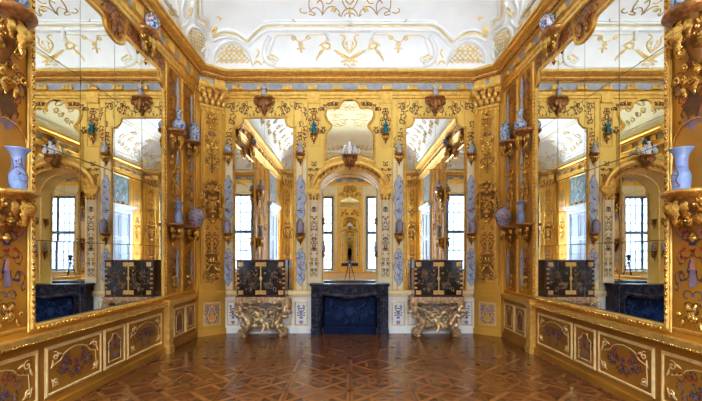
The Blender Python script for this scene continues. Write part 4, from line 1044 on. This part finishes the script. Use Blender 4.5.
# --- side walls
v_bottle = lathe_obj('bottle_vase', P_bottle, mt['bw'], 0.30); v_cyl = lathe_obj('lidded_jar', P_cyl, mt['bw'], 0.36, lid=P_cyll); v_jar = lathe_obj('ovoid_jar', P_jar, mt['jar'], 0.32); v_ball = lathe_obj('globe_vase', P_ball, mt['poly'], 0.24)
def flared_vase():
    r = lathe_obj('flared_vase', P_flare, mt['flared'], 0.34, 28)
    h = 0.34; prof = [(a * h, b * h) for a, b in P_flare[1:14]]
    def rad(z):
        for i in range(len(prof) - 1):
            if prof[i][1] <= z <= prof[i + 1][1]:
                t = (z - prof[i][1]) / max(1e-6, prof[i + 1][1] - prof[i][1]); return prof[i][0] + t * (prof[i + 1][0] - prof[i][0])
        return prof[-1][0]
    mb = MB(mt['dark'], mt['pink'], mt['green'])
    rn = random.Random(12)
    def on(s_, z, l=0.0015):
        R_ = rad(z); a = -PI / 2 + s_ / max(0.045, R_); return ((R_ + l) * math.cos(a), (R_ + l) * math.sin(a), z)
    def twig(p, w): mb.use(0).tube([on(*q, 0.0) for q in smooth(p, 5)], w, 5)
    for off in (0.0, 0.22):
        o = lambda L: [(x + off, z) for x, z in L]
        twig(o([(0.045, 0.03), (0.02, 0.08), (0.035, 0.13), (-0.005, 0.18), (-0.015, 0.22), (-0.02, 0.26)]), 0.0042); twig(o([(0.03, 0.12), (-0.02, 0.13), (-0.055, 0.16)]), 0.003); twig(o([(0.0, 0.17), (0.03, 0.19), (0.05, 0.18)]), 0.003); twig(o([(0.02, 0.08), (-0.03, 0.075), (-0.05, 0.09)]), 0.003)
        for k in range(16):
            x, z = rn.uniform(-0.06, 0.06), rn.uniform(0.04, 0.25); c = on(x + off, z, 0.0); mb.use(1 if k % 3 else 2).ell(c, 0.006 if k % 3 else 0.008, 6, 4)
    mb.build('painted_blossom_branch', r)
    return r
v_flare = flared_vase()
def on_bracket(proto_v, wall, u, z, n, *a): return V(proto_v, wall, u, z, n, *a)
for sd in (-1, 1):
    wall = LR[sd]
    # far pair, upper
    B(B_side, wall, 6.34, 3.43, 'upper carved bracket under the bottle vase, just past the %s mirror' % wall); V(v_bottle, wall, 6.34, 3.43, 0.13, 'blue-and-white bottle vase on the upper bracket just past the %s mirror' % wall, 'vase', 'bottle vases on side walls')
    B(B_side2, wall, 6.98, 3.43, 'upper carved bracket under the lidded jar, beside the %s corner pilaster' % wall); V(v_cyl, wall, 6.98, 3.43, 0.12, 'blue-and-white lidded cylinder jar on the upper bracket beside the %s corner pilaster' % wall, 'jar', 'cylinder jars on side walls')
    # far pair, lower
    B(B_side2, wall, 6.34, 1.97, 'lower carved bracket under the flared vase, just past the %s mirror' % wall); V(v_flare, wall, 6.34, 1.97, 0.12, 'distant pale blue flared vase just past the far edge of the %s mirror' % wall, 'vase', 'flared vases on side walls')
    B(B_side2, wall, 6.98, 1.97, 'lower carved bracket under the ovoid jar, beside the %s corner pilaster' % wall); V(v_jar, wall, 6.98, 1.97, 0.15, 'lilac-grey ovoid jar on the lower bracket beside the %s corner pilaster' % wall, 'jar', 'ovoid jars on side walls')
    # near, both levels
    B(B_near, wall, 3.22, 3.43, 'big carved upper bracket high at the near edge of the %s mirror' % wall); V(v_bottle, wall, 3.22, 3.43, 0.13, 'blue-and-white bottle vase on the high bracket at the near edge of the %s mirror' % wall, 'vase', 'bottle vases on side walls')
    B(B_near2, wall, 3.27, 1.995, 'wide carved bracket under the large flared vase, near edge of the %s mirror' % wall); V(v_flare, wall, 3.26, 1.995, 0.13, 'large pale blue flared vase with blossom branch, near edge of the %s mirror' % wall, 'vase', 'flared vases on side walls')
    # above the mirror
    for Y, nm_ in ((5.52, 'far'), (4.06, 'near')):
        B(B_fr, wall, Y, 4.53, 'carved bracket in the band above the %s mirror, towards its %s end' % (wall, nm_)); V(v_ball, wall, Y, 4.53, 0.10, 'green, blue and red globe vase high above the %s mirror, towards its %s end' % (wall, nm_), 'vase', 'globe vases above the side mirrors')

# ================================================================== PORCELAIN PLAQUES
def plaque(w, h, seed, style=0):
    r = empty('porcelain_plaque'); n = 36; L = []; R_ = []
    for i in range(n + 1):
        t = i / n
        if style == 0: hw = w / 2 * (min(1, t * 3.2 + 0.12) * min(1, (1 - t) * 3.2 + 0.12)) ** 0.8 * (0.80 + 0.20 * math.cos(6 * PI * (t - 0.5)))
        else: hw = w / 2 * min(1, t * 8 + 0.15, (1 - t) * 8 + 0.15) * (0.82 + 0.18 * math.cos(8 * PI * (t - 0.5)))
        R_.append((hw, -h / 2 + h * t)); L.append((-hw, -h / 2 + h * t))
    out = R_ + L[::-1]
    mb = MB(mt['plaq']); mb.prism(out, -0.012, 0); mb.build('glazed_plaque', r)
    mb = MB(mt['brown']); mb.tube([(p[0], -0.008, p[1]) for p in out], 0.006, 4, True); mb.build('plaque_rim', r)
    mb = MB(mt['violet'], mt['red'], mt['navy'], mt['green']); inlay(mb, w * 0.62, h * 0.8, -0.0135, seed, 4, 0.007, 0, 0, w * 0.25, sym=False)
    rn = random.Random(seed)
    for k in range(3):
        z = h * (-0.24 + 0.24 * k); x = rn.uniform(-1, 1) * w * 0.1; mb.use(1).flower(x, z, w * 0.13, -0.014); mb.use(3).blade(x, z, rn.uniform(0, 6), w * 0.3, 0.02, -0.0138); mb.use(2).flower(x + w * 0.1, z + w * 0.18, w * 0.08, -0.014)
    mb.build('painted_flowers', r)
    return r
pq_a = plaque(0.215, 0.90, 3); pq_b = plaque(0.225, 0.70, 9); pq_s = plaque(0.13, 1.02, 5, 1); pq_s2 = plaque(0.13, 0.62, 6, 1)
def Q(proto, wall, u, z, label, n=0.004):
    o = proto if proto.name not in used else copy_tree(proto); used.add(proto.name)
    put(o, wall, u, z, n); tag(o, label, 'plaque', 'blue-grey porcelain plaques')
for sx in (-1, 1):
    S = LR[sx]
    for q in (-1, 1):
        x = sx * (1.62 + q * 0.685); where = 'between the arch and the tall %s mirror' % S if q < 0 else 'between the tall %s mirror and the corner pilaster' % S
        Q(pq_a, 'back', x, bkz(199), 'upper blue-grey flower-painted plaque on the strip %s' % where)
        Q(pq_b, 'back', x, bkz(267), 'lower blue-grey flower-painted plaque on the strip %s' % where)
    for k, Y in enumerate((6.20 if False else 6.56, 7.14)):
        wh = ('just past the %s mirror' if k == 0 else 'beside the %s corner pilaster') % S
        Q(pq_s, S, Y, 3.86 - 0.06 * k, 'long narrow blue-grey plaque at the top of the strip %s' % wh)
        Q(pq_s, S, Y, 2.72, 'long narrow blue-grey plaque at the middle of the strip %s' % wh)
        Q(pq_s2, S, Y, 1.28, 'shorter narrow blue-grey plaque at the foot of the strip %s' % wh)

# ================================================================== FIREPLACE
r = empty('marble_fireplace', (0, YB - 0.03, 0))
OW, OH = 0.565, 0.80
lint = [(OW, 0.0), (OW, 0.66), (OW - 0.02, 0.74), (OW - 0.07, 0.79), (OW - 0.13, 0.80), (0.36, 0.775), (0.28, 0.765), (0.18, 0.755), (0.08, 0.735), (0.0, 0.73)]
op = lint + [(-x, z) for x, z in lint[::-1][1:]]
mb = MB(mt['marble'])
mb.prism([(-0.71, 0), (-0.71, 0.905), (0.71, 0.905), (0.71, 0)] + op, -0.22, 0)
mb.build('mantel_surround', r)
mb = MB(mt['marble']); mb.sweep(op, [(0.0, 0.0), (-0.002, 0.03), (-0.03, 0.045), (-0.055, 0.03), (-0.065, 0.0)][::1], False, -0.22); mb.build('bolection_moulding', r)
for q in (-1, 1):
    mb = MB(mt['marble']); x0, x1 = sorted((q * 0.60, q * 0.715)); mb.box(x0, x1, -0.255, 0, 0, 0.12); mb.box(x0 + 0.015, x1 - 0.015, -0.245, -0.22, 0.16, 0.66)
    mb.scroll(q * 0.655, 0.75, -0.24, 0.045, PI / 2, 1.2, q, 0.014); mb.build('carved_jamb', r)
mb = MB(mt['marble']); pr = [(0.715, -0.245), (0.74, -0.275), (0.40, -0.285), (0.2, -0.295), (0, -0.30)]
top = [(0.735, 0.0), (0.735, -0.25), (0.70, -0.275), (0.45, -0.28), (0.2, -0.295), (-0.2, -0.295), (-0.45, -0.28), (-0.70, -0.275), (-0.735, -0.25), (-0.735, 0.0)]
st = len(mb.v); mb.prism(top, 0.0, 0.042); mb.xform(Matrix(((1, 0, 0, 0), (0, 0, 1, 0), (0, -1, 0, 0.948), (0, 0, 0, 1))), st)
nb = len(top); mb.add([(x, y, 0.906) for x, y in top], [tuple(range(nb))], False)
mb.build('mantel_shelf', r)
mb = MB(mt['soot']); mb.box(-0.60, 0.60, -0.02, 0.0, 0.0, 0.82); mb.build('firebox_back', r)
tag(r, 'dark grey-veined marble fireplace with curved lintel under the central arch', 'fireplace')
r = empty('fire_screen', (0, YB - 0.03, 0))
mb = MB(mt['fireblue']); mb.box(-0.49, 0.49, -0.10, -0.07, 0.01, 0.72); mb.box(-0.495, 0.495, -0.12, -0.06, 0.003, 0.13); mb.sweep(rect(-0.46, 0.46, 0.18, 0.69), mould(0.35), True, -0.10); mb.build('screen_panel', r)
mb = MB(mt['fireblue2']); carve(mb, 0.86, 0.42, -0.105, 44, 26, 0.05, 0.010, 0, 0.43, 'ell')
mb.prism([(0, 0.33), (0.06, 0.39), (0.07, 0.49), (0.04, 0.52), (0, 0.50), (-0.04, 0.52), (-0.07, 0.49), (-0.06, 0.39)], -0.13, -0.10)
for q in (-1, 1):
    mb.scroll(q * 0.22, 0.46, -0.108, 0.12, PI if q > 0 else 0, 1.4, q, 0.017); mb.scroll(q * 0.25, 0.32, -0.108, 0.09, 0 if q > 0 else PI, 1.3, q, 0.015); mb.leaf(q * 0.30, 0.50, 0.9 if q > 0 else PI - 0.9, 0.18, 0.1, -0.105, q * 0.9)
mb.build('relief_scrollwork', r)
tag(r, 'dark blue fire screen with relief scrolls and a heart-shaped shield, inside the fireplace', 'fire screen')

# ================================================================== CONSOLE TABLES
def make_console():
    r = empty('console_table'); Z = 0.725
    mb = MB(mt['stand']); mb.box(-0.485, 0.485, -0.42, -0.085, Z - 0.03, Z); mb.box(-0.47, 0.47, -0.41, -0.085, Z - 0.055, Z - 0.03); mb.build('table_top', r)
    mb = MB(mt['stand'])
    n = 9; pts = [(-0.46, Z - 0.055)]
    for j in range(n):
        x0 = -0.46 + 0.92 * j / n; x1 = -0.46 + 0.92 * (j + 1) / n; d = 0.085 if j % 2 == 0 else 0.06
        pts += [(x0 + 0.008, Z - 0.055 - d * 0.7), ((x0 + x1) / 2, Z - 0.055 - d), (x1 - 0.008, Z - 0.055 - d * 0.7)]
    pts += [(0.46, Z - 0.055)]
    mb.prism(pts, -0.40, -0.37); mb.box(-0.45, -0.43, -0.40, -0.085, Z - 0.13, Z - 0.05); mb.box(0.43, 0.45, -0.40, -0.085, Z - 0.13, Z - 0.05)
    for j in range(n): mb.ell((-0.46 + 0.92 * (j + 0.5) / n, -0.41, Z - 0.085), (0.02, 0.012, 0.025), 6, 4)
    carve(mb, 0.86, 0.07, -0.40, 3, 6, 0.035, 0.010, 0, Z - 0.08, 'rect'); mb.build('lambrequin_apron', r)
    for q in (-1, 1):
        for yb, nm_ in ((-0.36, 1), (-0.15, 0)):
            mb = MB(mt['stand'])
            P = smooth([(q * 0.43, yb, Z - 0.06), (q * 0.455, yb - 0.01, Z - 0.15), (q * 0.42, yb - 0.02, Z - 0.26), (q * 0.335, yb - 0.01, Z - 0.36), (q * 0.27, yb, Z - 0.46), (q * 0.275, yb, Z - 0.56), (q * 0.33, yb, 0.08), (q * 0.385, yb, 0.05)], 4)
            m_ = len(P); mb.tube(P, [0.040 + 0.022 * math.sin(PI * i / (m_ - 1)) + 0.012 * math.cos(3 * PI * i / m_) for i in range(m_)], 8)
            mb.scroll(q * 0.375, 0.085, yb - 0.02, 0.062, -PI / 2, 1.5, q, 0.024)
            mb.lathe([(0, 0), (0.045, 0), (0.05, 0.015), (0.03, 0.04), (0, 0.045)], 10, (q * 0.33, yb, 0.0))
            mb.scroll(q * 0.40, Z - 0.13, yb - 0.03, 0.06, PI / 2, 1.4, -q, 0.022)
            if nm_:
                for (x, z, a, l) in ((0.43, 0.56, -2.2, 0.17), (0.33, 0.40, -0.6, 0.15), (0.29, 0.30, -2.4, 0.14), (0.44, 0.50, -0.9, 0.13), (0.30, 0.17, 0.5, 0.12)):
                    mb.leaf(q * x, z, a if q > 0 else PI - a, l, 0.085, yb - 0.05, q * 1.0, 0.03)
                mb.ell((q * 0.44, yb - 0.045, 0.60), (0.032, 0.03, 0.04), 8, 6)
            mb.build('leg', r)
    mb = MB(mt['stand'])
    for q in (-1, 1):
        mb.tube(smooth([(q * 0.28, -0.30, 0.22), (q * 0.18, -0.30, 0.15), (q * 0.08, -0.30, 0.18), (0, -0.30, 0.20)], 4), 0.026, 7)
        mb.tube(smooth([(q * 0.40, -0.30, 0.52), (q * 0.28, -0.32, 0.50), (q * 0.16, -0.33, 0.55), (q * 0.05, -0.33, 0.50)], 4), 0.016, 6)
        mb.scroll(q * 0.17, 0.24, -0.31, 0.07, PI / 2, 1.4, q, 0.020); mb.scroll(q * 0.20, 0.42, -0.29, 0.07, -PI / 2, 1.3, q, 0.017)
        mb.leaf(q * 0.06, 0.36, 0.9 if q > 0 else PI - 0.9, 0.18, 0.09, -0.32, -q * 0.8, 0.03); mb.leaf(q * 0.10, 0.20, -0.4 if q > 0 else PI + 0.4, 0.15, 0.08, -0.32, q * 0.9, 0.03)
    carve(mb, 0.56, 0.40, -0.27, 19, 26, 0.040, 0.012, 0, 0.40, 'ell'); carve(mb, 0.80, 0.22, -0.30, 20, 14, 0.035, 0.011, 0, 0.56, 'rect')
    mb.build('carved_stretcher', r)
    mb = MB(mt['pale'])  # reclining carved cherub in the middle
    mb.tube([(-0.05, -0.35, 0.33), (-0.02, -0.36, 0.29), (0.02, -0.36, 0.25)], [0.034, 0.045, 0.040], 9); mb.ell((-0.085, -0.36, 0.385), (0.034, 0.034, 0.038), 9, 7)
    mb.tube([(-0.062, -0.355, 0.35), (-0.075, -0.358, 0.365)], [0.022, 0.02], 7)
    mb.tube([(0.02, -0.36, 0.25), (0.09, -0.38, 0.23), (0.10, -0.38, 0.15), (0.12, -0.39, 0.14)], [0.032, 0.026, 0.02, 0.014], 7); mb.tube([(0.01, -0.36, 0.24), (0.03, -0.39, 0.17), (-0.01, -0.39, 0.10), (0.0, -0.41, 0.09)], [0.032, 0.026, 0.02, 0.014], 7)
    mb.tube([(-0.05, -0.36, 0.33), (-0.12, -0.37, 0.29), (-0.16, -0.38, 0.34)], [0.02, 0.017, 0.012], 6); mb.tube([(-0.03, -0.36, 0.34), (0.05, -0.38, 0.36), (0.08, -0.38, 0.41)], [0.02, 0.017, 0.012], 6)
    mb.build('carved_cherub', r)
    return r
con = make_console(); con.location = (-1.58, YB, 0); tag(con, 'carved gilt console table with scroll legs and cherub, left of the fireplace', 'console table', 'carved console tables')
con2 = copy_tree(con); con2.location = (1.58, YB, 0); con2['label'] = 'carved gilt console table with scroll legs and cherub, right of the fireplace'

# ================================================================== LACQUER CABINETS
def make_cabinet():
    r = empty('lacquer_cabinet'); w, h, d = 0.435, 0.665, 0.34
    mb = MB(mt['redlac']); mb.box(-w, w, -d, 0, 0, 0.035); mb.box(-w, w, -d, 0, h - 0.03, h); mb.box(-w, -w + 0.03, -d, 0, 0.03, h - 0.03); mb.box(w - 0.03, w, -d, 0, 0.03, h - 0.03); mb.box(-w + 0.02, w - 0.02, -0.02, 0, 0.03, h - 0.03)
    mb.box(-w - 0.01, w + 0.01, -d - 0.012, 0, 0, 0.018); mb.box(-w - 0.008, w + 0.008, -d - 0.01, 0, h - 0.014, h)
    mb.build('carcass', r)
    for q in (-1, 1):
        x0, x1 = sorted((q * 0.003, q * (w - 0.028)))
        mb = MB(mt['lacquer']); mb.box(x0, x1, -d - 0.012, -d + 0.02, 0.04, h - 0.034); dr = mb.build('cabinet_door', r)
        mb = MB(mt['lacgold'], mt['lacgold'], mt['brass']); cxx = (x0 + x1) / 2; yy = -d - 0.0135; rn = random.Random(70 + q)
        inlay(mb, 0.34, 0.50, yy, 50 + q, 5, 0.007, cxx, h / 2, 0.07, nm=3, sym=False); inlay(mb, -0.34, 0.50, yy, 52 + q, 5, 0.007, cxx, h / 2, 0.07, nm=3, sym=False)
        for k in range(16):
            x = cxx + rn.uniform(-0.13, 0.13); z = h / 2 + rn.uniform(-0.19, 0.19); mb.use(k % 2).flower(x, z, rn.uniform(0.008, 0.018), yy - 0.0004, 5); mb.use(0).blade(x, z, rn.uniform(0, 6.3), 0.07, 0.018, yy - 0.0002)
        # pavilion and rocks
        for (px, pz) in ((cxx - 0.05 * q, 0.22), (cxx + 0.04 * q, 0.42)):
            mb.use(1).plate([(px - 0.07, pz), (px + 0.07, pz), (px + 0.045, pz + 0.025), (px, pz + 0.055), (px - 0.045, pz + 0.025)], (), yy - 0.0006)
            for e in (-0.04, 0, 0.04): mb.ribbon([(px + e, pz), (px + e, pz - 0.06)], 0.008, yy - 0.0006)
            mb.ribbon([(px - 0.07, pz - 0.06), (px + 0.07, pz - 0.065)], 0.012, yy - 0.0006)
        mb.build('gold_landscape_painting', dr)
        for z0 in (0.045, h - 0.115):
            for xx, sgn in ((q * (w - 0.075), 1), (q * 0.052, 1)):
                mb = MB(mt['brass']); mb.box(xx - 0.044, xx + 0.044, -d - 0.018, -d - 0.012, z0, z0 + 0.075); mb.ell((xx, -d - 0.018, z0 + 0.037), (0.016, 0.006, 0.016), 8, 4); mb.build('corner_mount', dr)
        for k in range(5):
            mb = MB(mt['brass']); zc = 0.165 + 0.084 * k; mb.tube([(q * (w - 0.018), -d - 0.014, zc - 0.017), (q * (w - 0.018), -d - 0.014, zc + 0.017)], 0.014, 8); mb.box(*sorted((q * (w - 0.05), q * (w - 0.004))), -d - 0.017, -d - 0.010, zc - 0.014, zc + 0.014); mb.build('hinge', dr)
    mb = MB(mt['brass']); mb.box(-0.011, 0.011, -d - 0.022, -d - 0.010, 0.05, h - 0.05)
    mb.lathe([(0, 0), (0.03, 0), (0.026, 0.008), (0, 0.01)], 12, (0, 0, 0)) if False else None
    mb.ell((0, -d - 0.02, h * 0.5), (0.03, 0.008, 0.045), 10, 6); mb.build('lock_plate', r)
    return r
cab = make_cabinet(); cab.location = (-1.595, YB - 0.085, 0.7255); tag(cab, 'black lacquer cabinet with brass mounts on the console table left of the fireplace', 'cabinet', 'black lacquer cabinets')
cab2 = copy_tree(cab); cab2.location = (1.595, YB - 0.085, 0.7255); cab2['label'] = 'black lacquer cabinet with brass mounts on the console table right of the fireplace'

# ================================================================== TRIPOD WITH CAMERA (seen in the mirrors)
r = empty('camera_tripod', (0, -0.16, 0))
for k in range(3):
    a = PI / 2 + k * 2 * PI / 3; mb = MB(mt['black'])
    mb.tube([(0.03 * math.cos(a), 0.03 * math.sin(a), 1.18), (0.20 * math.cos(a), 0.20 * math.sin(a), 0.60)], 0.016, 8); mb.tube([(0.19 * math.cos(a), 0.19 * math.sin(a), 0.63), (0.36 * math.cos(a), 0.36 * math.sin(a), 0.012)], 0.011, 8); mb.ell((0.36 * math.cos(a), 0.36 * math.sin(a), 0.015), 0.015, 8, 5); mb.build('leg', r)
mb = MB(mt['black']); mb.tube([(0, 0, 1.0), (0, 0, 1.30)], 0.015, 8); mb.lathe([(0, 1.15), (0.05, 1.15), (0.05, 1.21), (0, 1.21)], 10); mb.build('centre_column', r)
mb = MB(mt['black']); mb.box(-0.035, 0.035, -0.035, 0.035, 1.30, 1.37); mb.tube([(0.03, 0, 1.33), (0.15, -0.12, 1.26)], 0.010, 7); mb.box(-0.045, 0.045, -0.03, 0.03, 1.37, 1.385); mb.build('tripod_head', r)
tag(r, 'black camera tripod standing on the parquet, seen in the side mirror reflections', 'tripod')
r = empty('camera', (0, -0.16, 1.386))
mb = MB(mt['black']); mb.box(-0.07, 0.07, -0.04, 0.035, 0, 0.095); mb.prism([(-0.03, 0.095), (0.03, 0.095), (0.02, 0.125), (-0.02, 0.125)], -0.03, 0.03); mb.build('camera_body', r)
mb = MB(mt['black']); st = len(mb.v); mb.lathe([(0.036, 0), (0.038, 0.04), (0.040, 0.075), (0.034, 0.078)], 16); mb.xform(Matrix.Translation((0, 0.035, 0.05)) @ Matrix.Rotation(-PI / 2, 4, 'X'), st); ln = mb.build('lens_barrel', r)
mb = MB(mt['lens']); st = len(mb.v); mb.lathe([(0, 0.070), (0.02, 0.068), (0.034, 0.062)], 16); mb.xform(Matrix.Translation((0, 0.035, 0.05)) @ Matrix.Rotation(-PI / 2, 4, 'X'), st); mb.build('lens_glass', ln)
tag(r, 'black camera mounted on the tripod, seen in the side mirror reflections', 'camera')

# ================================================================== CAMERA, LIGHT, WORLD
cam = bpy.data.cameras.new('viewpoint'); co = bpy.data.objects.new('viewpoint', cam); C.objects.link(co)
co.location = (0, 0, EYE); co.rotation_euler = (PI / 2, 0, 0); cam.sensor_width = 36; cam.lens = F / 702 * 36
cam.shift_y = (CY - 200.5) / 702; cam.shift_x = (351 - CX) / 702; cam.clip_start = 0.02
scn.camera = co
w = bpy.data.worlds.new('sky'); scn.world = w; w.use_nodes = True
w.node_tree.nodes['Background'].inputs[0].default_value = (0.8, 0.9, 1, 1); w.node_tree.nodes['Background'].inputs[1].default_value = HORIZON
cy = scn.cycles
cy.max_bounces = 14; cy.diffuse_bounces = 7; cy.glossy_bounces = 10; cy.transparent_max_bounces = 12; cy.sample_clamp_indirect = 6.0; cy.blur_glossy = 0.5
scn.view_settings.view_transform = 'Standard'; scn.view_settings.look = 'Medium High Contrast'; scn.view_settings.exposure = 0.5
scn.view_settings.use_white_balance = True; scn.view_settings.white_balance_temperature = 5300
